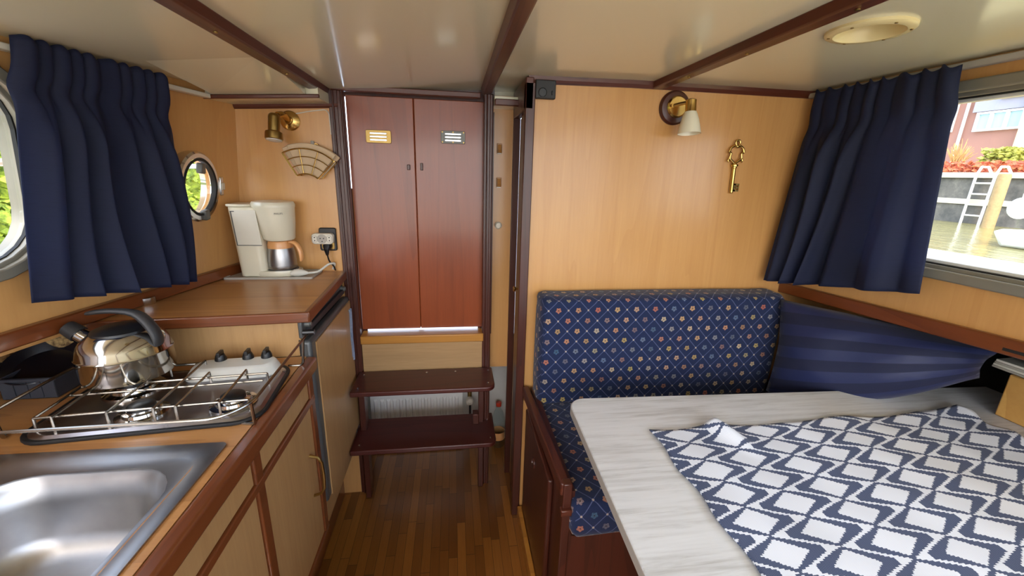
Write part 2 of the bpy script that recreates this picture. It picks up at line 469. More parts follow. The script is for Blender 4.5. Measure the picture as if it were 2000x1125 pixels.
b = NB(); box(b, -.62, .42, -.9, 2.0, -.05, 0); struct('floor', b, 'floor', loc=(0, 0, 0))

# ceiling: cambered slab, with two round holes for the recessed lights
b = NB(); xs = [-1.1, -.8, -.6, -.42, -.2, 0, .157, .4, .6, 1.0, 1.6]
hexa(b, [(x, -.95, cz(x)) for x in xs] + [(x, -.95, cz(x)+.08) for x in xs[::-1]], [(x, 1.78, cz(x)) for x in xs] + [(x, 1.78, cz(x)+.08) for x in xs[::-1]])
ceil = struct('ceiling', b, 'cream', loc=(0, 0, 0))
LIGHTS = [(.866, .862, 'recessed cream ceiling light above the table, beside the right beam'), (-.497, .757, 'recessed cream ceiling light above the hob, half cut by the top edge')]
cs = []
for x, y, _ in LIGHTS:
    c = NB(); lathe(c, [(.058, -.03), (.058, .07)], 40, c=(x, y, cz(x))); cs.append(c)
cut(ceil, cs)

# port window wall with window and porthole
def lbox(bm, y0, y1, z0, z1, d0, d1):
    """slab following the port wall; d: distance outward (negative x)"""
    c = [(y0, z0), (y1, z0), (y1, z1), (y0, z1)]
    hexa(bm, [(lwall(y, z)-d0, y, z) for y, z in c], [(lwall(y, z)-d1, y, z) for y, z in c])
def lpoly(bm, pts, d0, d1): hexa(bm, [(lwall(y, z)-d0, y, z) for y, z in pts], [(lwall(y, z)-d1, y, z) for y, z in pts])
def rpoly(bm, pts, d0, d1): hexa(bm, [(rwall(y, z)+d0, y, z) for y, z in pts], [(rwall(y, z)+d1, y, z) for y, z in pts])
b = NB(); lbox(b, -.93, 1.66, 1.04, 1.70, 0, .035)
wl_ = struct('wall_left', b, 'maple', loc=(-.85, 0, 1.04))
LW = (-.55, 1.045, 1.208, 1.612)
c1 = NB(); lpoly(c1, rrect(LW[0], LW[1], LW[2], LW[3], .125), -.08, .12)
PC = Vector((lwall(1.446, 1.365)+.012, 1.446, 1.365)); PN = Vector((1, .0, -.0935)).normalized()     # the porthole sits on a wedge, square to the boat
c2 = NB(); lathe(c2, [(.24, -.16), (.089, -.02), (.089, .1)], 40, T=aim(PC, PN))
cut(wl_, [c1, c2])
# starboard window wall
b = NB(); rpoly(b, [(-.93, 1.129), (1.47, 1.0), (1.47, 1.78), (-.93, 1.78)], 0, .035)
wr_ = struct('wall_right', b, 'maple', loc=(1.33, 0, 1.0))
RW = (-.6, 1.16, 1.205, 1.672)
c1 = NB(); rpoly(c1, rrect(RW[0], RW[1], RW[2], RW[3], .05), -.08, .12); cut(wr_, [c1])
# bulkheads
b = NB(); prism_ax(b, [(-1.34, 0), (-.425, 0), (-.425, 1.70), (-.775, 1.70), (-.836, 1.06), (-1.34, 1.06)], YG, YG+.03, 'y'); struct('wall_front', b, 'maple')
b = NB(); box(b, .25, 1.86, YB, YB+.03, 0, 1.76); struct('wall_partition', b, 'maple')
b = NB(); box(b, .135, .26, 1.71, 1.735, .575, 1.72); struct('wall_strip', b, 'maple')
b = NB(); box(b, -.62, .42, 1.975, 2.0, 0, .70); struct('wall_stairwell', b, 'whitepaint')
b = NB(); box(b, -.62, .42, 1.735, 2.0, .70, .725); struct('trim_stairwell_light_block', b, 'whitepaint')  # unseen cover added to keep outside light out of the stairwell
b = NB(); box(b, .30, .32, 1.48, 1.975, 0, .70); struct('wall_locker_side', b, 'whitepaint')
b = NB(); box(b, -.56, -.54, 1.64, 1.975, 0, .70); struct('wall_locker_left', b, 'void')
# hull sides under the window walls
b = NB(); box(b, -1.34, -1.31, -.9, YG, 0, 1.06); struct('wall_left_lower', b, 'maple_x')
b = NB(); hexa(b, [(-1.31, -.9, 1.035), (-1.31, YG, 1.035), (lwall(YG, 1.04)-.0, YG, 1.035), (lwall(-.9, 1.04), -.9, 1.035)], [(-1.31, -.9, 1.05), (-1.31, YG, 1.05), (lwall(YG, 1.04)-.0, YG, 1.05), (lwall(-.9, 1.04), -.9, 1.05)])
struct('trim_side_deck_left', b, 'maple_x')
b = NB(); box(b, 1.82, 1.85, -.9, YB, 0, 1.08); struct('wall_right_lower', b, 'void')
b = NB(); box(b, 1.345, 1.85, -.9, .0, 1.086, 1.089)
hexa(b, [(1.345, .0, 1.086), (1.85, .0, 1.086), (1.85, YB, 1.008), (1.345, YB, 1.008)], [(1.345, .0, 1.089), (1.85, .0, 1.089), (1.85, YB, 1.02), (1.345, YB, 1.02)]); struct('trim_side_deck_right', b, 'void')
# after end behind the camera: low wall and posts round an opening invented to let daylight in
b = NB(); box(b, -1.34, 1.85, -.93, -.90, 0, .80); struct('wall_back', b, 'maple')
b = NB(); box(b, -1.34, -1.18, -.93, -.90, .80, 1.75); box(b, 1.45, 1.85, -.93, -.90, .80, 1.75); struct('wall_back_posts', b, 'maple')

# hull rails (mahogany boards under the windows)
b = NB(); hexa(b, [(lwall(y, 1.06)+d, y, z) for y, d, z in ((-.9, .022, 1.049), (-.9, .022, 1.086), (-.9, 0, 1.086), (-.9, 0, 1.049))], [(lwall(y, 1.06)+d, y, z) for y, d, z in ((1.64, .022, 1.049), (1.64, .022, 1.086), (1.64, 0, 1.086), (1.64, 0, 1.049))])
struct('trim_1', b, 'rail', bevel=.004)
zr = lambda y: 1.0+.054*(1.45-y)          # lower edge of the starboard rail, rising aft
b = NB(); hexa(b, *[[(rwall(y, 1.03)-d, y, zr(y)+z) for d, z in ((.02, -.003), (.02, .040), (0, .040), (0, -.003))] for y in (-.9, 1.448)])
struct('trim_2', b, 'rail', bevel=.004)
# ceiling beams and bulkhead mouldings
def beam(name, x0, x1, y0, y1, h):
    b = NB(); hexa(b, [(x0+.006, y0, cz(x0)-h), (x1-.006, y0, cz(x1)-h), (x1, y0, cz(x1)+.002), (x0, y0, cz(x0)+.002)], [(x0+.006, y1, cz(x0)-h), (x1-.006, y1, cz(x1)-h), (x1, y1, cz(x1)+.002), (x0, y1, cz(x0)+.002)])
    return struct(name, b, 'mahog', bevel=.004)
bl = beam('trim_3', -.466, -.425, -.93, 1.66, .022)
bm_ = beam('trim_4', .103, .148, -.93, 1.66, .026)
br_ = beam('trim_5', .668, .716, -.93, 1.448, .022)
for o, x, ys in ((bl, -.445, (.55, .95, 1.3)), (bm_, .125, (.5, .95, 1.3)), (br_, .692, (.72, 1.0, 1.25))):
    for y in ys:
        b = NB(); lathe(b, [(.004, -.0015), (.004, .001)], 12, c=(x, y, cz(x)-.0235)); obj('screw', b, 'oldbrass', o)
def mould(name, pts, m='mahog_x', h=.024, d=.018):
    """moulding in front of a bulkhead: pts (x, ztop, y) along its length"""
    b = NB()
    for (xa, za, ya), (xb, zb, yb) in zip(pts, pts[1:]):
        hexa(b, [(xa, ya-d, za), (xa, ya-d*.75, za-h*.55), (xa, ya-d*.35, za-h), (xa, ya, za-h), (xa, ya, za)], [(xb, yb-d, zb), (xb, yb-d*.75, zb-h*.55), (xb, yb-d*.35, zb-h), (xb, yb, zb-h), (xb, yb, zb)])
    return struct(name, b, m)
mould('trim_6', [(x, cz(x)+.002, YB) for x in (.245, .6, 1.0, 1.325)])
mould('trim_7', [(-.99, 1.621, YG), (-.40, 1.653, YG)], h=.014, d=.012)
# lowered ceiling strip over the galley end and its front moulding
b = NB(); hexa(b, [(-1.0, 1.515, 1.620), (-.43, 1.515, 1.651), (-.43, 1.66, 1.651), (-1.0, 1.66, 1.620)], [(-1.0, 1.515, 1.68), (-.43, 1.515, 1.71), (-.43, 1.66, 1.71), (-1.0, 1.66, 1.68)])
struct('ceiling_strip_left', b, 'cream')
b = NB(); hexa(b, [(-1.0, 1.505, 1.618), (-.425, 1.505, 1.650), (-.425, 1.515, 1.650), (-1.0, 1.515, 1.618)], [(-1.0, 1.505, 1.631), (-.425, 1.505, 1.662), (-.425, 1.515, 1.662), (-1.0, 1.515, 1.631)])
struct('trim_8', b, 'mahog_x', bevel=.003)
b = NB(); hexa(b, [(-.74, 1.20, cz(-.74)+.002), (-.466, 1.20, cz(-.466)+.002), (-.466, 1.504, 1.660), (-.74, 1.504, 1.6455)], [(-.74, 1.20, cz(-.74)+.004), (-.466, 1.20, cz(-.466)+.004), (-.466, 1.504, 1.70), (-.74, 1.504, 1.70)]); struct('ceiling_slope', b, 'cream')
b = NB(); box(b, .08, .36, 1.736, 1.76, 1.66, 1.84); struct('trim_leak_block', b, 'cream')  # added block, shuts out the sky above the narrow strip wall
b = NB(); box(b, .15, .25, 1.60, 1.71, 1.672, 1.70); struct('ceiling_strip_right', b, 'cream')
b = NB(); box(b, .15, .25, 1.585, 1.60, 1.668, 1.69); struct('trim_9', b, 'mahog_x', bevel=.003)
b = NB(); box(b, -.425, .103, 1.64, 1.665, 1.697, 1.716); struct('trim_10', b, 'mahog_x', bevel=.003)

# companionway doors
d1 = sthing('door_1', (-.13, 1.69, .77))
for x0, x1, nm in ((-.386, -.1455, 'left'), (-.1445, .118, 'right')):
    b = NB(); box(b, x0, x1, 1.685, 1.705, .782, 1.692); lf = obj('door_leaf', b, 'door', d1, bevel=.003)
b = NB(); box(b, -.156, -.134, 1.7055, 1.715, .782, 1.692); obj('seam_light_block', b, 'door', d1)  # strip added behind the seam to stop light between the leaves
b = NB(); box(b, -.425, -.370, 1.706, 1.712, .74, 1.36); box(b, .10, .16, 1.706, 1.712, .74, 1.66); box(b, -.425, .16, 1.706, 1.712, 1.688, 1.74); obj('gap_light_block', b, 'mahog_z', d1)  # added strips closing most of the light gaps round the leaves
def vent(x, z, m, lab):
    b = NB(); prism_ax(b, rrect(x-.046, x+.046, z-.023, z+.023, .006), 1.680, 1.6855, 'y'); v = obj('vent_plate', b, m, d1, bevel=.0012); v['label'] = lab
    for i in range(3):
        b = NB(); zz = z+.011-.0115*i
        prism_ax(b, rrect(x-.031, x+.031, zz-.0035, zz+.0035, .003, 4), 1.676, 1.681, 'y'); obj('louvre', b, 'chrome', v, bevel=.001)
    for dx in (-.04, 0, .04):
        for dz in (-.018, .018):
            b = NB(); lathe(b, [(.0028, 0), (.0028, .002)], 10, T=aim((x+dx, 1.680, z+dz), (0, -1, 0))); obj('screw', b, 'oldbrass', v)
vent(-.276, 1.552, 'oldbrass', 'brass vent plate with three louvres'); vent(.0, 1.560, 'greymetal', 'grey vent plate with three louvres')
b = NB(); box(b, -.176, -.164, 1.676, 1.686, 1.435, 1.455); obj('latch', b, 'mahog_z', d1, bevel=.002)
b = NB(); box(b, -.126, -.116, 1.676, 1.686, 1.435, 1.462); obj('latch', b, 'mahog_z', d1, bevel=.002)
# door posts
def post(name, x0, x1, y0, y1, z0, z1, groove=True):
    b = NB(); box(b, x0, x1, y0, y1, z0, z1)
    if groove:
        w = (x1-x0)
        box(b, x0+w*.25, x0+w*.4, y0-.006, y0+.001, z0, z1-.002); box(b, x0+w*.62, x0+w*.9, y0-.004, y0+.001, z0, z1-.002)
    return struct(name, b, 'mahog_z', bevel=.003)
post('trim_11', -.432, -.385, 1.635, 1.672, .0, 1.698)
post('trim_12', .115, .15, 1.635, 1.672, .0, 1.712)

# doorway to the forward cabin, on the side of the saloon bulkhead
d2 = sthing('door_2', (.25, 1.6, 0))
b = NB(); box(b, .235, .262, 1.432, 1.72, 1.638, 1.735); obj('header', b, 'mahog', d2, bevel=.003)
b = NB(); box(b, .235, .268, 1.432, 1.462, .0, 1.72); obj('door_post', b, 'mahog_z', d2, bevel=.003)
b = NB(); box(b, .235, .262, 1.695, 1.712, .0, 1.72); obj('door_post', b, 'mahog_z', d2, bevel=.002)
b = NB(); box(b, .262, .276, 1.60, 1.695, .01, 1.638); q = obj('door_panel', b, 'cabinet', d2)
b = NB(); box(b, .250, .274, 1.53, 1.60, .01, 1.638); obj('door_stile', b, 'mahog_z', d2, bevel=.003)
b = NB(); box(b, .266, .278, 1.462, 1.53, .01, 1.50); obj('door_stile', b, 'mahog_z', d2)
b = NB(); box(b, .266, .278, 1.462, 1.53, 1.50, 1.638); q = obj('door_panel', b, 'cabinet', d2)
b = NB(); box(b, .258, .267, 1.470, 1.50, .06, .80); obj('door_panel', b, 'cabinet', d2)
b = NB(); box(b, .278, .292, 1.455, 1.745, .0, 1.745); obj('door_light_block', b, 'void', d2)  # dark backing added so no sky shows through the door
b = NB(); lathe(b, [(.004, 0), (.004, .008), (.010, .011), (.011, .015), (.008, .019), (0, .02)], 16, T=aim((.250, 1.55, .992), (-1, 0, 0))); obj('door_knob', b, 'brass', d2, smooth=True)
b = NB(); lathe(b, [(.003, 0), (.003, .006), (.007, .009), (0, .013)], 14, T=aim((.262, 1.482, .992), (-1, 0, 0))); obj('door_knob', b, 'brass', d2, smooth=True)

# ------------------------------------------------------------------ windows
w1 = sthing('window_1', (lwall(.4, 1.4), .4, 1.22))
def ringpoly(bm, outer, inner, f0, f1):
    n = len(outer); A = [bm.verts.new(f0(p)) for p in outer]; B = [bm.verts.new(f0(p)) for p in inner]
    C = [bm.verts.new(f1(p)) for p in outer]; D = [bm.verts.new(f1(p)) for p in inner]
    for i in range(n):
        j = (i+1) % n
        for q in ((A[i], A[j], B[j], B[i]), (C[j], C[i], D[i], D[j]), (A[j], A[i], C[i], C[j]), (B[i], B[j], D[j], D[i])): bm.faces.new(q)
def wframe(rect, g, r, wo, wi, fn, d0, d1):
    b = NB(); o = rrect(rect[0]-wo, rect[1]+wo, rect[2]-wo, rect[3]+wo, r+wo); i = rrect(rect[0]+wi, rect[1]-wi, rect[2]+wi, rect[3]-wi, max(r-wi, .01))
    ringpoly(b, o, i, lambda p: fn(p, d0), lambda p: fn(p, d1)); return b
lf_ = lambda p, d: (lwall(*p)-d, p[0], p[1]); rf_ = lambda p, d: (rwall(*p)+d, p[0], p[1])
obj('frame', wframe(LW, 0, .125, .018, .006, lf_, -.014, .0), 'alu', w1, bevel=.003)
obj('outer_frame', wframe(LW, 0, .125, -.001, .014, lf_, .0, .05), 'alu', w1, bevel=.002)
obj('seal', wframe(LW, 0, .12, -.014, .018, lf_, .012, .02), 'seal', w1)
b = NB(); lpoly(b, rrect(LW[0]+.02, LW[1]-.02, LW[2]+.02, LW[3]-.02, .10), .022, .027); obj('pane', b, 'glass', w1)
w2 = sthing('window_2', (rwall(.3, 1.4), .3, 1.2))
obj('frame', wframe(RW, 0, .05, .024, .004, rf_, -.016, .0), 'alu', w2, bevel=.004)
obj('outer_frame', wframe(RW, 0, .05, -.001, .014, rf_, .0, .045), 'alu', w2, bevel=.002)
obj('seal', wframe(RW, 0, .045, -.014, .017, rf_, .008, .016), 'seal', w2)
obj('sash', wframe(RW, 0, .045, -.017, .026, rf_, .014, .034), 'whitepaint', w2, bevel=.002)
b = NB(); rpoly(b, rrect(RW[0]+.02, RW[1]-.02, RW[2]+.02, RW[3]-.02, .035), .022, .027); obj('pane', b, 'glass', w2)
# porthole
w3 = sthing('window_3', tuple(PC))
T = aim(PC, PN)
b = NB(); lathe(b, [(.108, -.05), (.108, .004), (.102, .009), (.090, .009), (.086, .004), (.086, -.010), (.100, -.012)], 48, T=T)
bmesh.ops.delete(b, geom=[f for f in b.faces if len(f.verts) > 4], context='FACES_ONLY')
obj('ring', b, 'chrome', w3, smooth=True)
b = NB(); lathe(b, [(.0885, .009), (.087, .012), (.081, .010), (.080, .004), (.080, -.004)], 48, T=T)
bmesh.ops.delete(b, geom=[f for f in b.faces if len(f.verts) > 4], context='FACES_ONLY')
obj('seal', b, 'seal', w3, smooth=True)
b = NB(); lathe(b, [(.085, -.009), (.085, -.006)], 48, T=T); obj('pane', b, 'glass', w3)
def plocal(x, y, z): return T @ Vector((x, y, z))
Ty = (T.to_3x3() @ Vector((0, 1, 0))); Tx = (T.to_3x3() @ Vector((1, 0, 0)))
def pdir(ang):     # unit vector on the porthole plane: 0 = forward along the boat, 90 = up
    f = Vector((0, 1, 0)); f = (f-PN*f.dot(PN)).normalized(); u = PN.cross(f); u = u if u.z > 0 else -u
    return f*math.cos(R(ang))+u*math.sin(R(ang))
def pbox(bm, cdir, rad, w, h, d0, d1):
    c = PC+pdir(cdir)*rad; rr = pdir(cdir); tt = PN.cross(rr)
    Mx = Matrix((rr, tt, PN)).transposed().to_4x4(); Mx.translation = c
    box(bm, -h/2, h/2, -w/2, w/2, d0, d1, Mx)
b = NB(); pbox(b, 0, .113, .062, .018, .002, .014); hg = obj('hinge', b, 'chrome', w3, bevel=.003)
b = NB(); pbox(b, 0, .113, .024, .020, .012, .018); obj('hinge_pin', b, 'white', hg, bevel=.003)
for a, rd in ((85, .058), (-82, .088)):
    b = NB(); pbox(b, a, rd, .024, .032, .0, .018); dg_ = obj('dog_clamp', b, 'greymetal', w3, bevel=.004)
# boat rail outside, port side
b = NB(); tube(b, [(-1.22, y, 1.424) for y in (-1.5, 0, 1.5, 3.2)], .011, 10)
for y in (-.6, .6, 2.35): tube(b, [(-1.22, y, .9), (-1.22, y, 1.424)], .009, 8)
tag(obj('deck_rail', b, 'whitepaint', smooth=True), 'white tubular deck rail outside the left window', 'railing')

# ------------------------------------------------------------------ galley: worktops and cabinets
wt = thing('worktop', 'lower galley worktop of brown wood laminate holding sink and hob', 'worktop', (-.8, .3, .865))
b = NB(); prism(b, [(-1.31, -.88), (-.432, -.88), (-.432, 1.176), (-1.31, 1.096)], .87, .90); top_o = obj('top', b, 'counter', wt)
b = NB(); box(b, -.432, -.402, -.88, 1.17, .862, .902); obj('edge_lipping', b, 'lip', wt, bevel=.007, seg=3)
cab = thing('base_cabinet', 'galley base cabinet with pale veneer drawers and doors in brown frames', 'cabinet', (-.6, .4, 0))
b = NB(); box(b, -1.2, -.44, -.88, 1.165, .29, .8695); carc = obj('carcass', b, 'mahog_z', cab)
b = NB(); box(b, -.445, -.418, -.88, 1.165, .762, .782); box(b, -.445, -.418, -.88, 1.165, .275, .300); box(b, -.445, -.418, -.88, 1.165, .855, .866)
for y0, y1 in ((1.135, 1.165), (.79, .822), (.30, .33), (-.2, -.17)): box(b, -.445, -.419, y0, y1, .275, .866)
obj('face_frame', b, 'lip', cab, bevel=.003)
for y0, y1 in ((.822, 1.135), (.33, .79), (-.17, .30)):
    b = NB(); box(b, -.44, -.424, y0+.003, y1-.003, .784, .853); obj('drawer_front', b, 'cabinet', cab, bevel=.002)
    b = NB(); box(b, -.44, -.424, y0+.003, y1-.003, .303, .760); dr = obj('door', b, 'cabinet', cab, bevel=.002)
    yh = y1-.05 if y0 > .8 else y0+.05
    b = NB(); tube(b, [(-.424, yh, .625), (-.402, yh, .618), (-.392, yh, .60), (-.390, yh, .555), (-.392, yh, .51), (-.402, yh, .492), (-.424, yh, .485)], .0045, 10); obj('handle', b, 'oldbrass', dr, smooth=True)
b = NB(); box(b, -1.2, -.50, -.88, 1.165, 0, .275); obj('plinth', b, 'lip', cab)

# sink
sk = thing('sink', 'stainless steel inset sink at the bottom left corner', 'sink', (-.62, .45, .90))
SX0, SX1, SY0, SY1 = -.86, -.449, .10, .772
def sink_rim():
    b = NB(); o = rrect(SX0, SX1, SY0, SY1, .012); i2 = rrect(SX0+.025, SX1-.022, SY0+.03, SY1-.028, .045)
    i3 = rrect(SX0+.032, SX1-.029, SY0+.037, SY1-.035, .042); i4 = rrect(-.80, -.487, .17, .712, .085)
    n = len(o)
    rings = [[b.verts.new((x, y, z)) for x, y in P] for P, z in ((o, .9005), (o, .9035), (i2, .9035), (i3, .8995), (i4, .8995))]
    wall = []
    for k, (s, z) in enumerate(((.0, .894), (.006, .886), (.012, .85), (.020, .79), (.030, .765), (.05, .752), (.10, .748))):
        P = rrect(-.80+s, -.487-s, .17+s, .712-s, max(.085-s*.3, .03)); rings.append([b.verts.new((x, y, z)) for x, y in P])
    for A, B in zip(rings, rings[1:]):
        for i in range(n): b.faces.new((A[i], A[(i+1) % n], B[(i+1) % n], B[i]))
    b.faces.new(rings[-1]); return b
obj('bowl', sink_rim(), 'steel', sk, smooth=True, sharp=50)
b = NB(); lathe(b, [(.034, .7485), (.034, .7515), (.026, .752), (.022, .749), (0, .749)], 28, c=(-.64, .42, 0)); obj('drain', b, 'chrome', sk, smooth=True)
c = NB(); prism(c, rrect(SX0+.03, SX1-.03, SY0+.03, SY1-.03, .04), .6, 1.0)
c2 = NB()
o_ = top_o; sv = o_.parent; o_.parent = None; pw = wpos(sv); o_.location = pw
cut(o_, [c]); o_.parent = sv; o_.location = (0, 0, 0)
o_ = carc; sv = o_.parent; o_.parent = None; o_.location = wpos(sv)
c = NB(); box(c, SX0+.02, SX1-.015, SY0+.02, SY1-.02, .70, 1.0); cut(o_, [c]); o_.parent = sv; o_.location = (0, 0, 0)

# hob (rotated slightly like the galley it sits in)
HB = Matrix.Translation((-.65, .955, .9)) @ Matrix.Rotation(R(5.5), 4, 'Z')
def H(x, y, z): return HB @ Vector((x, y, z))
hob = thing('hob', 'three burner stainless gas hob with wire pan grate', 'hob', (-.65, .955, .9))
HX, HY0, HY1 = .213, -.135, .135
def trans(b): bmesh.ops.transform(b, matrix=HB, verts=b.verts[:]); return b
b = NB()
rings = []
for (ins, z, r) in ((0, .001, .05), (0, .006, .05), (.008, .012, .045), (.018, .012, .04), (.028, .006, .035), (.06, .006, .03)):
    rings.append([b.verts.new((x, y, z)) for x, y in rrect(-HX+ins, HX-ins, HY0+ins, HY1-ins, r)])
for A, B in zip(rings, rings[1:]):
    for i in range(len(A)): b.faces.new((A[i], A[(i+1) % len(A)], B[(i+1) % len(A)], B[i]))
b.faces.new(rings[-1])
obj('tray', trans(b), 'hobsteel', hob, smooth=True)
b = NB(); o = rrect(-HX-.007, HX+.007, HY0-.007, HY1+.007, .055); i = rrect(-HX+.002, HX-.002, HY0+.002, HY1-.002, .048)
ringpoly(b, o, i, lambda p: (p[0], p[1], .0005), lambda p: (p[0], p[1], .008)); obj('seal', trans(b), 'seal', hob, bevel=.002)
# raised control panel at the far right of the hob, with its three knobs
b = NB(); P0 = rrect(-.025, .195, .062, .150, .035); P1 = rrect(-.008, .182, .080, .145, .03)
hexa(b, [(x, y, .006) for x, y in P0], [(x, y, .034) for x, y in P1]); obj('control_panel', trans(b), 'whitepaint', hob, smooth=True, bevel=.006).__setitem__('label', 'pale grey raised control cover')
for kx in (.045, .110, .155):
    b = NB(); lathe(b, [(.014, 0), (.0135, .008), (.010, .018), (0, .018)], 16, T=HB @ Matrix.Translation((kx, .135, .032)))
    box(b, kx-.004, kx+.004, .121, .149, .046, .058, HB); obj('knob', b, 'black', hob, smooth=True, bevel=.001)
for bx, by, rr_ in ((-.03, -.068, .036), (.142, -.058, .036), (-.11, .055, .045)):
    b = NB(); lathe(b, [(rr_*1.35, .006), (rr_*1.32, .012), (rr_*1.0, .014), (rr_*.95, .020), (rr_*.74, .021), (rr_*.72, .0245)], 28, T=HB @ Matrix.Translation((bx, by, 0))); bn = obj('burner', b, 'kettle', hob, smooth=True)
    b = NB(); lathe(b, [(rr_*.70, .0245), (rr_*.68, .031), (rr_*.55, .034), (0, .034)], 24, T=HB @ Matrix.Translation((bx, by, 0))); obj('burner_cap', b, 'black', bn, smooth=True)
# wire grate
def wires(b, segs, r=.0028):
    for s in segs: tube(b, [H(*p) for p in s], r, 7)
GZ = .040
b = NB()
wires(b, [[(-.19, -.105, GZ), (.19, -.105, GZ)], [(-.19, .02, GZ), (.19, .02, GZ)], [(-.19, -.01, GZ-.004), (.19, -.01, GZ-.004)], [(-.19, .105, GZ), (.0, .105, GZ)]])
for x in (-.15, -.06, .02): wires(b, [[(x, -.12, .008), (x, -.12, GZ+.006), (x, .11, GZ+.006), (x, .11, .008)]])
for x in (.06, .14): wires(b, [[(x, -.12, .008), (x, -.12, GZ+.006), (x, .035, GZ+.006), (x, .035, .02)]])
wires(b, [[(-.19, -.105, GZ), (-.19, -.105, .006)], [(-.19, .105, GZ), (-.19, .105, .006)], [(.19, -.105, GZ), (.19, -.105, .006)], [(.19, .02, GZ), (.19, .02, .006)], [(-.19, -.105, GZ), (-.19, .105, GZ)]])
obj('grate', b, 'wire', hob, smooth=True)
# guard rail round the hob
gr = thing('guard_rail', 'bent steel wire guard rail standing around the hob', 'guard rail', (-.65, .95, .9))
def arc_pts(pts, r=.03, n=5):
    out = [Vector(pts[0])]
    for a, p, c in zip(pts, pts[1:], pts[2:]):
        a, p, c = Vector(a), Vector(p), Vector(c); d1_ = (a-p).normalized(); d2_ = (c-p).normalized()
        k = min(r, (a-p).length*.45, (c-p).length*.45); A, C = p+d1_*k, p+d2_*k
        for i in range(n+1):
            t = i/n; out.append(A*(1-t)**2+p*2*t*(1-t)+C*t*t)
    out.append(Vector(pts[-1])); return out
b = NB(); tube(b, arc_pts([(-.885, 1.115, .978), (-.880, 1.03, .972), (-.872, .80, .97), (-.84, .742, .968), (-.45, .752, .968), (-.41, .80, .970), (-.413, 1.155, .982)], .035), .0032, 8); obj('rail', b, 'wire', gr, smooth=True)
for pts in ([(-.455, .838, .901), (-.43, .832, .9025), (-.424, .828, .905), (-.418, .812, .969)], [(-.46, 1.112, .901), (-.426, 1.110, .9025), (-.420, 1.11, .91), (-.413, 1.112, .981)], [(-.90, .85, .902), (-.885, .83, .9025), (-.878, .82, .91), (-.873, .81, .970)]):
    b = NB(); tube(b, arc_pts(pts, .008), .0036, 8); obj('post', b, 'wire', gr, smooth=True)
b = NB(); tube(b, [(-.425, 1.148, .985), (-.395, 1.15, .985)], .008, 10); obj('end_cap', b, 'black', gr, smooth=True)

# kettle
KC = Vector((-.765, 1.0, .9495)); KR = .088
kt = thing('kettle', 'polished steel whistling kettle with black handle on the hob grate', 'kettle', tuple(KC))
b = NB(); lathe(b, [(KR*.88, 0), (KR*.97, .005), (KR, .016), (KR, .058), (KR*1.01, .061), (KR*.985, .064), (KR*.94, .080), (KR*.83, .096), (KR*.66, .108), (KR*.52, .113), (0, .115)], 48, c=KC); obj('body', b, 'kettle', kt, smooth=True)
b = NB(); lathe(b, [(KR*.62, .109), (KR*.60, .1145), (KR*.45, .120), (KR*.2, .123), (0, .1235)], 36, c=KC); obj('lid', b, 'black', kt, smooth=True)
b = NB(); sd = Vector((-.80, .12, .45)).normalized()
tube(b, [KC+Vector((-.062, .01, .072)), KC+Vector((-.082, .012, .085)), KC+Vector((-.100, .014, .097))], [.022, .019, .017], 16); sp_ = obj('spout', b, 'kettle', kt, smooth=True)
b = NB(); tube(b, [KC+Vector((-.099, .014, .0965)), KC+Vector((-.122, .017, .113))], [.0195, .0175], 16); obj('whistle', b, 'blackgrey', sp_, smooth=True)
hp = [(.080, -.012, .072), (.083, -.012, .090), (.074, -.010, .118), (.052, -.006, .148), (.030, -.004, .156), (-.01, 0, .158), (-.045, 0, .155), (-.07, .004, .149)]
b = NB(); N = len(hp); cs_ = []
for i_, p in enumerate(hp):
    d = Vector(hp[min(i_+1, N-1)])-Vector(hp[max(i_-1, 0)]); d.normalize(); s = Vector((0, 1, 0)); n_ = d.cross(s).normalized(); s = n_.cross(d)
    w_ = (.020, .021, .019, .017, .014, .012, .011, .008)[i_]; h_ = (.006, .008, .011, .012, .007, .006, .006, .004)[i_]
    cs_.append([b.verts.new(KC+Vector(p)+s*w_*math.cos(a)*.8+n_*h_*math.sin(a)) for a in [2*math.pi*k/12 for k in range(12)]])
for A, B in zip(cs_, cs_[1:]):
    for k in range(12): b.faces.new((A[k], A[(k+1) % 12], B[(k+1) % 12], B[k]))
b.faces.new(cs_[0][::-1]); b.faces.new(cs_[-1]); hd = obj('handle', b, 'blackgrey', kt, smooth=True)
md = hd.modifiers.new('s', 'SUBSURF'); md.levels = md.render_levels = 1

# crate with pan and board under the rail
cr = thing('crate', 'dark grey plastic crate on the worktop left of the kettle', 'crate', (-.972, 1.035, .901))
CT = Matrix.Translation((-.972, 1.035, .9012)) @ Matrix.Rotation(R(1), 4, 'Z')
b = NB(); w_, d_, h_, t_ = .055, .052, .052, .004
box(b, -w_, w_, -d_, d_, 0, t_, CT)
for q in ((-w_, w_, -d_, -d_+t_), (-w_, w_, d_-t_, d_), (-w_, -w_+t_, -d_, d_), (w_-t_, w_, -d_, d_)): box(b, *q, 0, h_, CT)
box(b, -w_-.004, w_+.004, -d_-.004, -d_, h_-.008, h_, CT); box(b, w_, w_+.004, -d_, d_, h_-.008, h_, CT)
obj('bin', b, 'darkgrey', cr, bevel=.002)
for k in (-.027, 0, .027):
    b = NB(); box(b, k-.002, k+.002, -d_-.002, -d_+.001, .004, h_-.01, CT); obj('rib', b, 'darkgrey', cr)
b = NB(); TT = aim((-.985, 1.05, .950), (.10, -.38, .92)); lathe(b, [(0, 0), (.056, 0), (.070, .018), (.073, .020), (.071, .022), (.054, .004), (0, .004)], 40, T=TT)
pn = thing('frying_pan', 'black frying pan propped up in the grey crate', 'pan', (-.985, 1.055, .906)); obj('bowl', b, 'pan', pn, smooth=True)
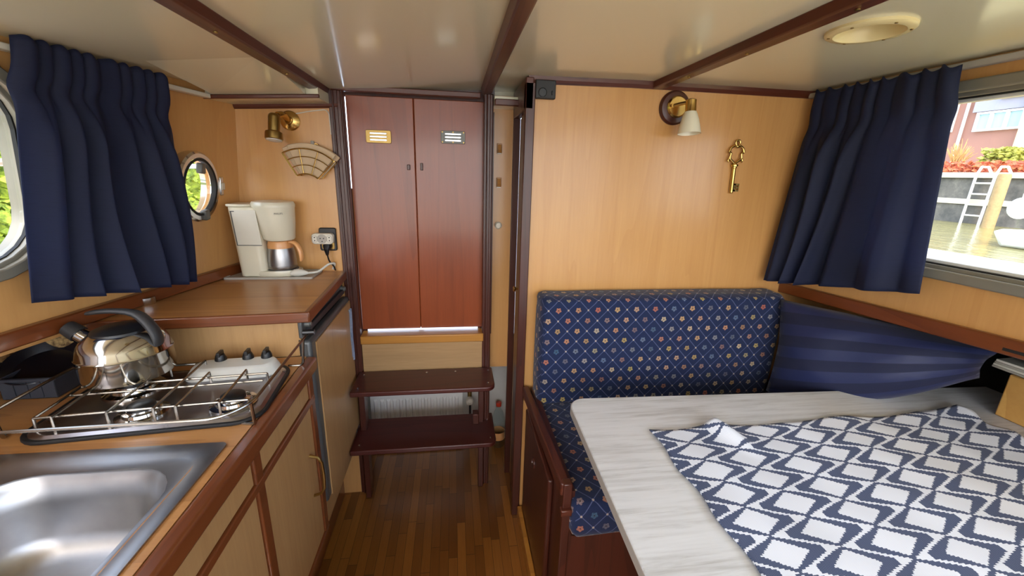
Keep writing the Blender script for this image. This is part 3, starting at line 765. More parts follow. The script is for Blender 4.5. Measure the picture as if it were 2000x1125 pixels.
b = NB(); tube(b, [TT @ Vector((-.070, .0, .018)), TT @ Vector((-.10, .0, .024)), TT @ Vector((-.17, .0, .022))], [.009, .010, .008], 10); obj('handle', b, 'black', pn, smooth=True)
b = NB(); TT = Matrix.Translation((-1.03, 1.098, .9012)) @ Matrix.Rotation(R(5), 4, 'Z') @ Matrix.Rotation(R(-3), 4, 'X'); box(b, -.13, .13, -.006, .006, 0, .118, TT)
tag(obj('woven_board', b, 'straw', bevel=.004), 'straw-coloured woven board leaning behind the black pan', 'board')
b = NB(); prism(b, rrect(-1.13, -1.034, .945, .985, .006), .9015, .93); tag(obj('sponge_dish', b, 'white', bevel=.004), 'white dish at the far left edge beside the grey crate', 'dish')

# upper worktop over the fridge
U0, U1 = (-.40, 1.138), (-.42, 1.640)
uw = thing('raised_worktop', 'raised brown worktop over the fridge carrying the coffee maker', 'worktop', (-.8, 1.4, 1.02))
b = NB(); prism(b, [(-1.305, 1.06), (-.412, 1.144), (-.430, 1.640), (-1.305, 1.640)], 1.022, 1.048); obj('top', b, 'counter', uw)
b = NB(); prism(b, [(-1.305, 1.052), (-.400, 1.136), (-.400, 1.146), (-1.305, 1.062)], 1.018, 1.049); obj('edge_lipping', b, 'lip_x', uw, bevel=.004)
b = NB(); prism(b, [(-.402, 1.136), (-.398, 1.140), (-.418, 1.640), (-.432, 1.640), (-.414, 1.145)], 1.018, 1.049); obj('edge_lipping', b, 'lip', uw, bevel=.003)
b = NB(); prism(b, [(-1.30, 1.10), (-.445, 1.178), (-.445, 1.190), (-1.30, 1.112)], .9005, 1.0175); sp2 = tag(obj('fridge_surround_panel', b, 'cabinet'), 'pale wood side panel standing between hob and raised worktop', 'panel')
# fridge
fr = thing('refrigerator', 'built-in fridge with grey frame and wood door panel beside the steps', 'fridge', (-.6, 1.42, .0))
b = NB(); box(b, -.98, -.448, 1.200, 1.628, .29, 1.012); obj('body', b, 'fridgegrey', fr)
b = NB(); box(b, -.448, -.436, 1.175, 1.628, .955, 1.012); obj('control_strip', b, 'fridgegrey', fr, bevel=.003)
b = NB(); box(b, -.440, -.425, 1.21, 1.605, .966, .985); obj('handle_groove', b, 'blackgrey', fr, bevel=.002)
b = NB(); box(b, -.446, -.416, 1.172, 1.628, .375, .948); dd = obj('door', b, 'fridgegrey', fr, bevel=.01, seg=3)
b = NB(); box(b, -.418, -.4125, 1.210, 1.624, .378, .93); obj('wood_panel', b, 'cabinet', dd)
b = NB()
for yy in (1.176, 1.186): box(b, -.450, -.440, yy, yy+.004, .37, .95)
obj('gasket', b, 'seal', fr)
for y, z in ((1.20, .992), (1.60, .985)):
    b = NB(); lathe(b, [(.010, 0), (.010, .014), (.006, .018), (0, .018)], 16, T=aim((-.436, y, z), (1, 0, 0))); obj('latch_knob', b, 'greymetal', fr, smooth=True)
b = NB(); box(b, -.46, -.43, 1.196, 1.628, .28, .372); obj('lower_panel', b, 'cabinet', fr)
b = NB(); box(b, -.54, -.505, 1.17, 1.63, 0, .29); obj('plinth', b, 'lip', fr)
# towel between fridge and stairs
b = NB(); uvl = None
def tw(s, t): return Vector((-.412+.006*math.sin(s*9+t*3), 1.634-.03+.024*(s-.5)*(1-.3*t)+.004*math.sin(t*9), .90-.20*t-.03*s*t))
sheet(b, tw, 14, 14); o = tag(obj('towel', b, 'towel', smooth=True), 'pale blue cloth hanging beside the far edge of the fridge', 'towel'); md = o.modifiers.new('s', 'SOLIDIFY'); md.thickness = .004

# cup
b = NB(); lathe(b, [(.018, 0), (.020, .003), (.020, .020), (.018, .021), (.018, .005), (0, .005)], 28, c=(-.862, 1.235, 1.0485)); tag(obj('small_tin', b, 'chrome', smooth=True), 'small round silver tin on the raised worktop under the rail', 'tin')

# ------------------------------------------------------------------ coffee maker
b = NB(); prism(b, rrect(-.80, -.505, 1.505, 1.632, .01), 1.0485, 1.0525)
o = rrect(-.80, -.505, 1.505, 1.632, .01); i = rrect(-.793, -.512, 1.512, 1.625, .008); ringpoly(b, o, i, lambda p: (p[0], p[1], 1.0525), lambda p: (p[0], p[1], 1.056))
tag(obj('drip_tray', b, 'mat'), 'thin grey tray under the coffee maker', 'tray')
cm = thing('coffee_maker', 'ivory plastic filter coffee maker on the raised worktop', 'coffee maker', (-.66, 1.555, 1.053))
zb = 1.053
b = NB(); hexa(b, [(x, y, zb) for x, y in rrect(-.752, -.662, 1.525, 1.62, .022)], [(x, y, zb+.245) for x, y in rrect(-.765, -.672, 1.523, 1.62, .022)]); obj('water_tank', b, 'coffeewhite', cm, smooth=True, bevel=.004)
b = NB(); prism(b, rrect(-.770, -.690, 1.520, 1.622, .022), zb+.245, zb+.254); obj('tank_lid', b, 'coffeewhite', cm, smooth=True, bevel=.003)
b = NB(); prism_ax(b, [(-.742, zb+.115), (-.664, zb+.115), (-.672, zb+.235), (-.748, zb+.235)], 1.5215, 1.526, 'y'); obj('water_gauge', b, 'white', cm, bevel=.001)
b = NB(); prism_ax(b, [(-.744, zb+.115), (-.741, zb+.115), (-.748, zb+.232), (-.751, zb+.232)], 1.5205, 1.5225, 'y'); prism_ax(b, [(-.748, zb+.229), (-.738, zb+.229), (-.738, zb+.232), (-.748, zb+.232)], 1.5205, 1.5225, 'y'); prism_ax(b, [(-.744, zb+.113), (-.664, zb+.113), (-.664, zb+.115), (-.744, zb+.115)], 1.5208, 1.5225, 'y'); obj('gauge_mark', b, 'greymetal', cm)
FC = (-.628, 1.572)
def ell(bm, secs, n=36):
    rings = [[bm.verts.new((cx+rx*math.cos(2*math.pi*k/n), cy+ry*math.sin(2*math.pi*k/n), z)) for k in range(n)] for cx, cy, rx, ry, z in secs]
    for A, B in zip(rings, rings[1:]):
        for k in range(n): bm.faces.new((A[k], A[(k+1) % n], B[(k+1) % n], B[k]))
    bm.faces.new(rings[0][::-1]); bm.faces.new(rings[-1])
b = NB(); ell(b, [(-.622, 1.572, .046, .046, zb+.128), (-.624, 1.572, .052, .050, zb+.133), (-.628, 1.572, .062, .056, zb+.19), (-.632, 1.572, .069, .060, zb+.243)]); fb_ = obj('filter_basket', b, 'coffeewhite', cm, smooth=True)
b = NB(); ell(b, [(-.632, 1.572, .070, .061, zb+.243), (-.632, 1.572, .071, .062, zb+.252), (-.632, 1.572, .066, .057, zb+.262), (-.635, 1.572, .03, .03, zb+.266)]); obj('lid', b, 'coffeewhite', cm, smooth=True)
b = NB(); ell(b, [(-.65, 1.572, .094, .05, zb), (-.65, 1.572, .096, .052, zb+.010), (-.65, 1.572, .093, .050, zb+.020)]); obj('base', b, 'coffeewhite', cm, smooth=True)
b = NB(); ell(b, [(-.625, 1.572, .054, .046, zb+.019), (-.625, 1.572, .054, .046, zb+.0225)]); obj('hot_plate', b, 'greymetal', cm, smooth=True)
b = NB(); box(b, -.572, -.556, 1.534, 1.540, zb+.006, zb+.016, ); obj('switch', b, 'seal', cm, bevel=.002)
cu = bpy.data.curves.new('t', 'FONT'); cu.body = 'PHILIPS'; cu.size = .0085; cu.align_x = 'CENTER'; cu.extrude = .0002
to = bpy.data.objects.new('t', cu); col.objects.link(to); bpy.context.view_layer.update()
me = bpy.data.meshes.new_from_object(to.evaluated_get(bpy.context.evaluated_depsgraph_get())); bpy.data.objects.remove(to)
b = NB(); b.from_mesh(me); bmesh.ops.transform(b, verts=b.verts[:], matrix=Matrix.Translation((-.597, 1.5185, zb+.222)) @ Matrix.Rotation(R(32), 4, 'Z') @ Matrix.Rotation(R(90), 4, 'X')); obj('lettering', b, 'greymetal', cm)
# carafe
KX, KY = -.624, 1.572
cf = thing('carafe', 'steel coffee jug with apricot collar and handle on the hot plate', 'coffee jug', (KX, KY, zb+.023))
zc = zb+.023
b = NB(); lathe(b, [(.046, 0), (.0485, .004), (.0485, .012), (.0475, .013), (.0475, .03), (.045, .06), (.041, .078)], 36, c=(KX, KY, zc)); obj('body', b, 'steel', cf, smooth=True)
b = NB(); lathe(b, [(.0418, .076), (.041, .090), (.038, .101), (.030, .104), (0, .104)], 36, c=(KX, KY, zc)); cl_ = obj('collar', b, 'peach', cf, smooth=True)
b = NB(); hp = [(.036, .098), (.052, .100), (.066, .094), (.075, .078), (.079, .058), (.080, .040), (.076, .030)]; cs_ = []
for k_, (x_, z_) in enumerate(hp):
    a_, c__ = hp[max(k_-1, 0)], hp[min(k_+1, len(hp)-1)]; d = Vector((c__[0]-a_[0], 0, c__[1]-a_[1])).normalized(); n_ = Vector((d.z, 0, -d.x)); hh = (.005, .007, .008, .0085, .008, .007, .003)[k_]
    P = Vector((KX, KY-.012, zc))+Vector((x_, -x_*.25, z_)); cs_.append([b.verts.new(P+n_*hh*math.sin(t)+Vector((.2, 1, 0))*.010*math.cos(t)) for t in [2*math.pi*q/10 for q in range(10)]])
for A, B in zip(cs_, cs_[1:]):
    for k in range(10): b.faces.new((A[k], A[(k+1) % 10], B[(k+1) % 10], B[k]))
b.faces.new(cs_[0][::-1]); b.faces.new(cs_[-1]); hd = obj('handle', b, 'peach', cf, smooth=True); md = hd.modifiers.new('s', 'SUBSURF'); md.levels = md.render_levels = 1
# loose plug with cord
pg = thing('extension_plug', 'white extension plug lying on the worktop beside the coffee maker', 'plug', (-.55, 1.56, 1.053))
b = NB(); tube(b, [(-.585, 1.530, 1.063), (-.572, 1.533, 1.065), (-.560, 1.536, 1.066), (-.545, 1.540, 1.065), (-.530, 1.545, 1.062)], [.006, .013, .014, .011, .005], 14); obj('body', b, 'ropewhite', pg, smooth=True)
b = NB(); tube(b, arc_pts([(-.530, 1.545, 1.062), (-.50, 1.56, 1.062), (-.470, 1.60, 1.085), (-.455, 1.622, 1.082), (-.462, 1.632, 1.066), (-.468, 1.634, 1.056)], .02), .0042, 8); obj('cord', b, 'ropewhite', pg, smooth=True)
# wall socket, adapter, black plug
sk_ = thing('wall_socket', 'black double wall socket on the wood panel beside the doors', 'socket', (-.476, YG, 1.13))
b = NB(); prism_ax(b, rrect(-.507, -.445, 1.128, 1.216, .008), YG-.010, YG-.0005, 'y'); obj('plate', b, 'black', sk_, bevel=.003)
b = NB(); prism_ax(b, rrect(-.499, -.453, 1.134, 1.168, .006), YG-.012, YG-.009, 'y'); obj('insert', b, 'oldbrass', sk_, bevel=.001)
ad = thing('socket_adapter', 'white three-way plug adapter on the black wall socket', 'adapter', (-.488, YG-.03, 1.16))
AX0, AX1, AZ0, AZ1 = -.526, -.450, 1.158, 1.198
b = NB(); prism_ax(b, rrect(AX0, AX1, AZ0, AZ1, .012), YG-.040, YG-.0105, 'y'); obj('body', b, 'white', ad, bevel=.004)
b = NB(); lathe(b, [(.0175, 0), (.0175, .0012), (.0155, .0012), (.0155, .0005), (0, .0005)], 24, T=aim((-.488, YG-.040, 1.178), (0, -1, 0))); obj('earth_outlet', b, 'mat', ad)
for x in (-.514, -.462):
    b = NB(); o = rrect(x-.009, x+.009, 1.165, 1.191, .008); i = rrect(x-.0078, x+.0078, 1.1662, 1.1898, .0068); ringpoly(b, o, i, lambda p: (p[0], YG-.0415, p[1]), lambda p: (p[0], YG-.039, p[1])); obj('flat_outlet', b, 'mat', ad)
b = NB()
for x, z in ((-.494, 1.180), (-.482, 1.180), (-.488, 1.169), (-.514, 1.184), (-.514, 1.172), (-.462, 1.184), (-.462, 1.172)): lathe(b, [(.0022, 0), (.0022, .0016)], 8, T=aim((x, YG-.0402, z), (0, -1, 0)))
obj('pin_hole', b, 'black', ad)
bp = thing('black_plug', 'black plug and cable under the white adapter', 'plug', (-.476, YG-.02, 1.12))
b = NB(); tube(b, [(-.476, YG-.012, 1.150), (-.476, YG-.030, 1.147), (-.476, YG-.036, 1.138), (-.476, YG-.034, 1.116)], [.016, .015, .010, .005], 14); obj('body', b, 'black', bp, smooth=True)
b = NB(); tube(b, arc_pts([(-.476, YG-.034, 1.118), (-.474, YG-.026, 1.09), (-.460, YG-.016, 1.068), (-.458, YG-.012, 1.052)], .015), .003, 8); obj('cable', b, 'black', bp, smooth=True)

# ------------------------------------------------------------------ galley lamp
gl_ = thing('wall_lamp', 'brass spotlight lamp on the galley wall above the coffee maker', 'lamp', (-.567, YG, 1.59))
b = NB(); lathe(b, [(.033, 0), (.033, .006), (.026, .012), (.014, .016), (.012, .02)], 32, T=aim((-.567, YG, 1.59), (0, -1, 0))); obj('base', b, 'brass', gl_, smooth=True)
b = NB(); tube(b, arc_pts([(-.567, YG-.015, 1.592), (-.572, YG-.05, 1.605), (-.582, YG-.07, 1.600)], .02), .011, 12); obj('arm', b, 'brass', gl_, smooth=True)
b = NB(); lathe(b, [(.012, 0), (.016, .004), (.018, .012), (.018, .056), (.026, .060), (.0275, .066), (.0275, .082), (.025, .084)], 32, T=aim((-.588, YG-.080, 1.603), (-.06, -.16, -1))); hdp = obj('lamp_head', b, 'oldbrass', gl_, smooth=True)
b = NB(); lathe(b, [(.0245, .080), (.0245, .087), (.015, .090), (0, .091)], 28, T=aim((-.588, YG-.080, 1.603), (-.06, -.16, -1))); obj('bulb', b, 'bulb', hdp, smooth=True)
b = NB(); tube(b, arc_pts([(-.545, YG-.004, 1.614), (-.50, YG-.003, 1.624), (-.445, YG-.003, 1.632), (-.434, YG-.004, 1.62), (-.433, YG-.004, 1.55)], .015), .0018, 6); tag(obj('lamp_wire', b, 'ropewhite', smooth=True), 'thin pale wire running from the galley lamp to the door post', 'wire')

# coffee filter holder: fan shaped wire basket
FX, FZ = -.519, 1.352
fh = thing('filter_holder', 'fan shaped brass wire basket hanging on the galley wall', 'basket', (-.505, YG-.02, 1.41))
tilt = R(8)
def fan(r, a, y):
    t = R(a)+tilt; return Vector((FX+r*math.sin(t), y, FZ+r*math.cos(t)))
b = NB(); yb_, yf = YG-.006, YG-.052
for y in (yb_, yf):
    A = [fan(.145, a, y) for a in range(-36, 37, 6)]; B = [fan(.060, a, y) for a in range(36, -37, -12)]
    tube(b, arc_pts(A+B+[A[0]], .004, 2), .0026, 7)
fm = obj('frame', b, 'brass', fh, smooth=True)
b = NB()
for r in (.09, .118): tube(b, [fan(r, a, yf) for a in range(-36, 37, 6)], .0018, 6)
for a in (-13, 12): tube(b, [fan(.145, a, yf), fan(.06, a, yf), fan(.06, a, yb_)], .0018, 6)
for a in (-36, 36): tube(b, [fan(.06, a, yf), fan(.06, a, yb_)], .0022, 6); 
tube(b, [fan(.145, 36, yf), fan(.145, 36, yb_)], .0022, 6)
obj('wire_grid', b, 'brass', fh, smooth=True)
b = NB(); tube(b, [(-.487+.008*math.cos(R(k)), YG-.006, 1.508+.008*math.sin(R(k))) for k in range(0, 360, 30)], .0024, 7, True); obj('ring', b, 'brass', fh, smooth=True)
b = NB(); box(b, -.505, -.493, YG-.008, YG-.0005, 1.502, 1.526); tag(obj('wall_hook', b, 'mat', bevel=.002), 'small white wall hook above the wire filter basket', 'hook')
def filt(dr, ytop, name_lab, k):
    b = NB(); A = [fan(.164, a, 0) for a in range(-33, 32, 6)]; P = [(fan(.062, -30, 0))]+A+[fan(.062, 28, 0)]
    Tm = Matrix.Translation((FX, 0, FZ)) @ Matrix.Rotation(R(dr), 4, 'Y') @ Matrix.Translation((-FX, 0, -FZ))
    P = [Tm @ p for p in P]; P = [(p.x, p.z) for p in P]
    prism_ax(b, P, YG-ytop, YG-ytop+.006, 'y'); tag(obj('coffee_filter', b, 'paper', bevel=.002), name_lab, 'coffee filter', 'paper filters in the wire basket')
filt(5, .042, 'front paper coffee filter in the wire basket, highest at its right corner', 0)
filt(-3, .030, 'middle paper coffee filter in the wire basket, poking out at the left', 1)
filt(9, .020, 'rear paper coffee filter in the wire basket, poking out at the right', 2)

# ------------------------------------------------------------------ strip wall: switches and knob
for z, lab in ((1.53, 'upper brown light switch on the narrow wood strip right of the doors'), (1.40, 'lower brown light switch on the narrow wood strip right of the doors')):
    s_ = thing('light_switch', lab, 'switch', (.182, 1.71, z))
    b = NB(); box(b, .172, .192, 1.700, 1.7095, z-.020, z+.016); obj('plate', b, 'sill', s_, bevel=.002)
    b = NB(); hexa(b, [(.175, 1.700, z-.018), (.189, 1.700, z-.018), (.189, 1.700, z+.012), (.175, 1.700, z+.012)], [(.175, 1.688, z-.018), (.189, 1.688, z-.018), (.189, 1.697, z+.012), (.175, 1.697, z+.012)]); obj('rocker', b, 'sill', s_, bevel=.001)
    b = NB(); box(b, .173, .189, 1.696, 1.708, z-.024, z-.0205); obj('lower_edge', b, 'white', s_)
b = NB(); lathe(b, [(.012, 0), (.015, .004), (.015, .014), (.010, .02), (0, .021)], 24, T=aim((.182, 1.7095, 1.224), (0, -1, 0))); tag(obj('round_switch', b, 'white', smooth=True), 'white round switch on the narrow wood strip right of the doors', 'switch')
# control box at the bulkhead's top corner
cb = thing('control_box', 'black control box with dial at the top corner of the partition', 'control box', (.30, YB, 1.70))
b = NB(); box(b, .267, .334, YB-.022, YB-.0005, 1.672, 1.728); obj('case', b, 'blackgrey', cb, bevel=.003)
b = NB(); lathe(b, [(.014, 0), (.014, .003), (.012, .004), (.012, .002), (0, .002)], 28, T=aim((.290, YB-.022, 1.690), (0, -1, 0))); obj('dial', b, 'black', cb)
b = NB(); box(b, .320, .324, YB-.0265, YB-.021, 1.684, 1.696); obj('toggle', b, 'black', cb, bevel=.001)

# ------------------------------------------------------------------ saloon lamp
LX, LZ = .762, 1.668
sl = thing('wall_lamp', 'wall lamp with white glass shade on the partition above the backrest', 'lamp', (LX, YB, LZ))
b = NB(); lathe(b, [(.056, 0), (.056, .006), (.050, .013), (.040, .015), (0, .015)], 40, T=aim((LX, YB, LZ), (0, -1, 0))); obj('backplate', b, 'mahog_z', sl, smooth=True)
b = NB(); lathe(b, [(.036, .0145), (.036, .019), (.031, .024), (0, .025)], 36, T=aim((LX+.002, YB, LZ+.002), (0, -1, 0))); obj('rose', b, 'brass', sl, smooth=True)
b = NB(); tube(b, [(LX-.022, YB-.028, LZ+.002), (LX+.016, YB-.070, LZ+.010)], .006, 10); tube(b, [(LX-.022, YB-.020, LZ+.002), (LX-.022, YB-.036, LZ+.002)], .007, 10); obj('arm', b, 'brass', sl, smooth=True)
LT = aim((LX+.016, YB-.078, LZ+.014), (.02, -.10, -1))
b = NB(); lathe(b, [(.010, -.004), (.017, 0), (.017, .010), (.0175, .040), (.019, .043)], 28, T=LT); obj('lamp_holder', b, 'brass', sl, smooth=True)
b = NB(); lathe(b, [(.0185, .036), (.022, .044), (.028, .062), (.033, .084), (.037, .105), (.035, .105), (.031, .086), (.024, .060), (.014, .045), (0, .044)], 40, T=LT); obj('lamp_shade', b, 'hazeglass', sl, smooth=True).__setitem__('label', 'white opal glass shade')
b = NB(); tube(b, arc_pts([(LX+.012, YB-.004, LZ+.054), (LX+.018, YB-.004, 1.728), (LX+.020, YB-.004, 1.745)], .01), .003, 6); tag(obj('lamp_wire', b, 'oldbrass', smooth=True), 'short brown wire from the white-shaded lamp up to the ceiling trim', 'wire')

# decorative key
ky = thing('wall_key', 'large ornamental brass key hanging on the partition', 'key ornament', (1.02, YB, 1.385))
yk = YB-.010
b = NB(); lathe(b, [(.006, 0), (.0075, .002), (.0065, .006), (.0072, .012), (.0068, .088), (.009, .090), (.009, .094), (.013, .096), (.013, .102), (.008, .105)], 20, T=aim((1.024, yk, 1.385), (-.045, 0, 1))); obj('shaft', b, 'brass', ky, smooth=True)
b = NB(); box(b, 1.030, 1.050, yk-.003, yk+.003, 1.392, 1.398); box(b, 1.030, 1.036, yk-.003, yk+.003, 1.392, 1.420); box(b, 1.030, 1.050, yk-.003, yk+.003, 1.414, 1.420); box(b, 1.034, 1.047, yk-.003, yk+.003, 1.403, 1.408); box(b, 1.046, 1.050, yk-.003, yk+.003, 1.397, 1.416); obj('bit', b, 'brass', ky)
b = NB(); kc = Vector((1.019, yk, 1.523))
def kp(x, z): return kc+Vector((x, 0, z))
for s in (-1, 1):
    tube(b, arc_pts([kp(0, -.033), kp(.014*s, -.022), kp(.024*s, -.014), kp(.020*s, .004), kp(.031*s, .008)], .01), [.004]*2+[.004]*100 if False else .004, 8)
    tube(b, arc_pts([kp(.030*s, .006), kp(.024*s, .022), kp(.010*s, .030), kp(0, .024)], .012), .0042, 8)
    tube(b, arc_pts([kp(.024*s, -.012), kp(.029*s, -.022), kp(.024*s, -.027)], .006), .0032, 8)
    tube(b, arc_pts([kp(.003*s, .028), kp(.010*s, .040), kp(.004*s, .050), kp(-.003*s, .046)], .006), .0034, 8)
ball(b, kp(0, .027), .006); ball(b, kp(0, -.034), .007)
obj('bow', b, 'brass', ky, smooth=True)

# ------------------------------------------------------------------ ceiling lights, curtain tracks
for x, y, lab in LIGHTS:
    L = thing('ceiling_light', lab, 'ceiling light', (x, y, cz(x)), 'recessed ceiling lights')
    b = NB(); c = (x, y, cz(x)); lathe(b, [(.077, .0005), (.077, -.005), (.073, -.008), (.061, -.009), (.057, -.004), (.054, .03), (.050, .085), (.030, .088), (.0, .088), ], 48, c=c)
    bmesh.ops.delete(b, geom=[f for f in b.faces if len(f.verts) > 4], context='FACES_ONLY'); obj('housing', b, 'lampcream', L, smooth=True)
    for k in range(6):
        a = R(60*k+20); b = NB(); lathe(b, [(.0028, 0), (.0028, -.0015)], 8, c=(x+.068*math.cos(a), y+.068*math.sin(a), cz(x)-.0083)); obj('screw', b, 'oldbrass', L)
b = NB(); hexa(b, [(lwall(y, 1.645)+d, y, z) for y, d, z in ((-.88, .004, 1.640), (-.88, .026, 1.640), (-.88, .026, 1.653), (-.88, .004, 1.653))], [(lwall(y, 1.645)+d, y, z) for y, d, z in ((1.50, .004, 1.632), (1.50, .026, 1.632), (1.50, .026, 1.645), (1.50, .004, 1.645))])
tag(obj('curtain_track', b, 'white', bevel=.002), 'white curtain track along the top of the left wall', 'curtain track')
b = NB(); hexa(b, [(rwall(y, 1.73)-d, y, z) for y, d, z in ((-.88, .004, 1.722), (-.88, .026, 1.722), (-.88, .026, 1.738), (-.88, .004, 1.738))], [(rwall(y, 1.73)-d, y, z) for y, d, z in ((1.44, .004, 1.722), (1.44, .026, 1.722), (1.44, .026, 1.738), (1.44, .004, 1.738))])
tag(obj('curtain_track', b, 'mat', bevel=.002), 'cream curtain track along the top of the right wall', 'curtain track')

# ------------------------------------------------------------------ curtains
def curtain(label, top, bot, nin, npl, seed, dep):
    rnd = random.Random(seed)
    ph = [rnd.uniform(-.5, .5) for _ in range(40)]; am = [rnd.uniform(.55, 1.25) for _ in range(40)]
    tp = [Vector(p) for p in top]; bt = [Vector(p) for p in bot]; n = Vector(nin).normalized()
    wt_ = (tp[1]-tp[0]).length
    def lerp(P, s):
        k = s*(len(P)-1); i = min(int(k), len(P)-2); return P[i].lerp(P[i+1], k-i)
    NU, NV = npl*14, 44
    def f(s, t):
        s0 = s
        base = lerp(tp, s).lerp(lerp(bt, s), t)
        s = s+.030*math.sin(2*math.pi*s*1.7+seed*1.3)*(1-abs(2*s-1))+.016*math.sin(2*math.pi*s*4.1+seed)*(1-abs(2*s-1))
        # header pleats: tight, with the same number of folds opening below
        k = s*npl; i = int(k) % 40; fr_ = k-int(k)
        h = math.sin(math.pi*fr_)**.7
        fold1 = h*.016*am[i]
        s2 = s+.012*math.sin(2*math.pi*s*2.3+seed)
        k2 = s2*npl*.62; i2 = int(k2) % 40; fr2 = k2-math.floor(k2)
        skew = fr2**(1.0+.8*(am[(i2+3) % 40]-.9)); fold2 = (1-abs(2*skew-1)**1.4)*dep*am[(i2+7) % 40]*(1+.25*math.sin(5*t+i2))
        w = min(1, max(0, (t-.12)/.25)); w = w*w*(3-2*w)
        pinch = math.exp(-((t-.17)/.05)**2)*.010
        env = min(1, 7*s0, 7*(1-s0))
        d = fold1*(1-w)+env*fold2*w*(.5+.5*t)-pinch
        sh = (.02*math.sin(k2*2*math.pi+.7)*w*(.4+.6*t)*4*s0*(1-s0))*(bt[1]-bt[0]).length*.55
        base = base+n*d+(bt[-1]-bt[0]).normalized()*sh
        if t > .97: pass
        base.z += .006*math.sin(k*2*math.pi)*(1-w)*(1-t*4 if t < .25 else 0)
        return base
    b = NB(); uvl = b.loops.layers.uv.new('UVMap')
    sheet(b, f, NU, NV, lambda s, t: (s*1.1, t*.55), uvl)
    o = obj('curtain', b, 'curtain', smooth=True, sharp=180)
    md = o.modifiers.new('s', 'SOLIDIFY'); md.thickness = .0018
    return tag(o, label, 'curtain', 'navy window curtains')
curtain('navy pleated curtain at the left window above the hob', [(-.832, 1.0, 1.660), (-.760, 1.315, 1.656)], [(-.882, .952, 1.142), (-.812, 1.378, 1.084)], (1, .2, -.09), 10, 3, .05)
curtain('navy pleated curtain at the right window above the pillow', [(1.258, 1.405, 1.738), (1.262, .972, 1.728)], [(1.20, 1.405, 1.058), (1.30, 1.28, 1.075), (1.306, .945, 1.137)], (-1, -.05, -.06), 9, 11, .052)

# ------------------------------------------------------------------ stairs and radiator
st = thing('boat_steps', 'dark mahogany two-tread steps below the companionway doors', 'steps', (-.12, 1.55, 0))
def tread(x0, x1, y0, y1, z0, z1):
    b = NB(); r = .035; P = [(x0, y1), (x0, y0)]
    for i in range(7): t = R(-90+90*i/6); P.append((x1-r+r*math.cos(t), y0+r+r*math.sin(t)))
    P.append((x1, y1)); prism(b, P, z0, z1); return b
tr1 = obj('tread', tread(-.400, .157, 1.455, 1.632, .594, .614), 'step', st, bevel=.005, seg=3)
tr2 = obj('tread', tread(-.420, .168, 1.462, 1.69, .328, .350), 'step', st, bevel=.005, seg=3)
for tr_, pts in ((tr1, [(-.375, 1.60), (.14, 1.60), (-.375, 1.49), (.13, 1.49), (-.12, 1.60), (.0, 1.60)]), (tr2, [(-.39, 1.50), (.145, 1.50), (.14, 1.63)])):
    zt_ = .6145 if tr_ is tr1 else .3505
    for x, y in pts:
        b = NB(); lathe(b, [(.0045, 0), (.0045, .0012), (0, .0016)], 12, c=(x, y, zt_)); obj('screw', b, 'chrome', tr_)
b = NB(); box(b, .100, .124, 1.615, 1.640, 0, .594); obj('leg', b, 'mahog_z', st, bevel=.003)
b = NB(); box(b, -.405, -.381, 1.600, 1.632, 0, .594); obj('leg', b, 'mahog_z', st, bevel=.003)
b = NB(); box(b, .075, .100, 1.60, 1.64, .350, .40); obj('bracket', b, 'mahog_z', st, bevel=.002)
b = NB(); box(b, -.384, .117, 1.640, 1.658, .60, .735); ri = tag(obj('riser_board', b, 'oakgrey', bevel=.002), 'pale oak board between the door sill and the upper step', 'board')
b = NB(); box(b, -.386, .120, 1.628, 1.70, .736, .772); struct('trim_13', b, 'sill', bevel=.004)
ra = thing('radiator', 'white panel radiator behind the steps', 'radiator', (-.2, 1.90, .02))
RX0, RX1, RZ0, RZ1, RY = -.428, .037, -.0, .356, 1.90
b = NB(); box(b, RX0, RX1, RY+.004, RY+.045, .012, RZ1); obj('panel', b, 'whitepaint', ra, bevel=.004)
b = NB(); nf = 14; pitch = (RX1-RX0-.03)/nf
for k in range(nf):
    x = RX0+.018+k*pitch
    hexa(b, [(x, RY+.006, .04), (x+pitch*.72, RY+.006, .04), (x+pitch*.72, RY+.006, RZ1-.035), (x, RY+.006, RZ1-.035)], [(x+.005, RY-.004, .05), (x+pitch*.72-.005, RY-.004, .05), (x+pitch*.72-.005, RY-.004, RZ1-.045), (x+.005, RY-.004, RZ1-.045)])
obj('fluting', b, 'whitepaint', ra, bevel=.002)
b = NB(); tube(b, [(.037, 1.93, .335), (.070, 1.93, .335), (.075, 1.93, .32), (.075, 1.93, .0)], .006, 10); obj('pipe', b, 'blackgrey', ra, smooth=True)
b = NB(); lathe(b, [(.008, 0), (.018, .004), (.019, .03), (.015, .036), (.006, .037), (.005, .034), (0, .034)], 24, T=aim((.072, 1.925, .285), (0, -1, 0))); obj('thermostat_valve', b, 'white', ra, smooth=True)
b = NB(); lathe(b, [(.011, 0), (.011, .05)], 14, c=(.073, 1.93, .30)); obj('valve_body', b, 'oldbrass', ra, smooth=True)
bo = thing('bottle', 'clear plastic bottle with orange cap on the floor right of the steps', 'bottle', (.226, 1.915, .0))
BC = (.226, 1.915, .0)
b = NB(); lathe(b, [(.026, .001), (.034, .006), (.035, .06), (.033, .07), (.035, .08), (.037, .13), (.034, .17), (.024, .205), (.013, .228), (.012, .245)], 28, c=BC); obj('body', b, 'pet', bo, smooth=True)
b = NB(); lathe(b, [(.0145, .243), (.0145, .262), (.013, .264), (0, .264)], 20, c=BC); obj('cap', b, 'red', bo, smooth=True)
b = NB(); lathe(b, [(.0356, .05), (.0356, .095), (.0352, .095), (.0352, .05)], 28, c=BC); obj('paper_label', b, 'peach', bo, smooth=True)

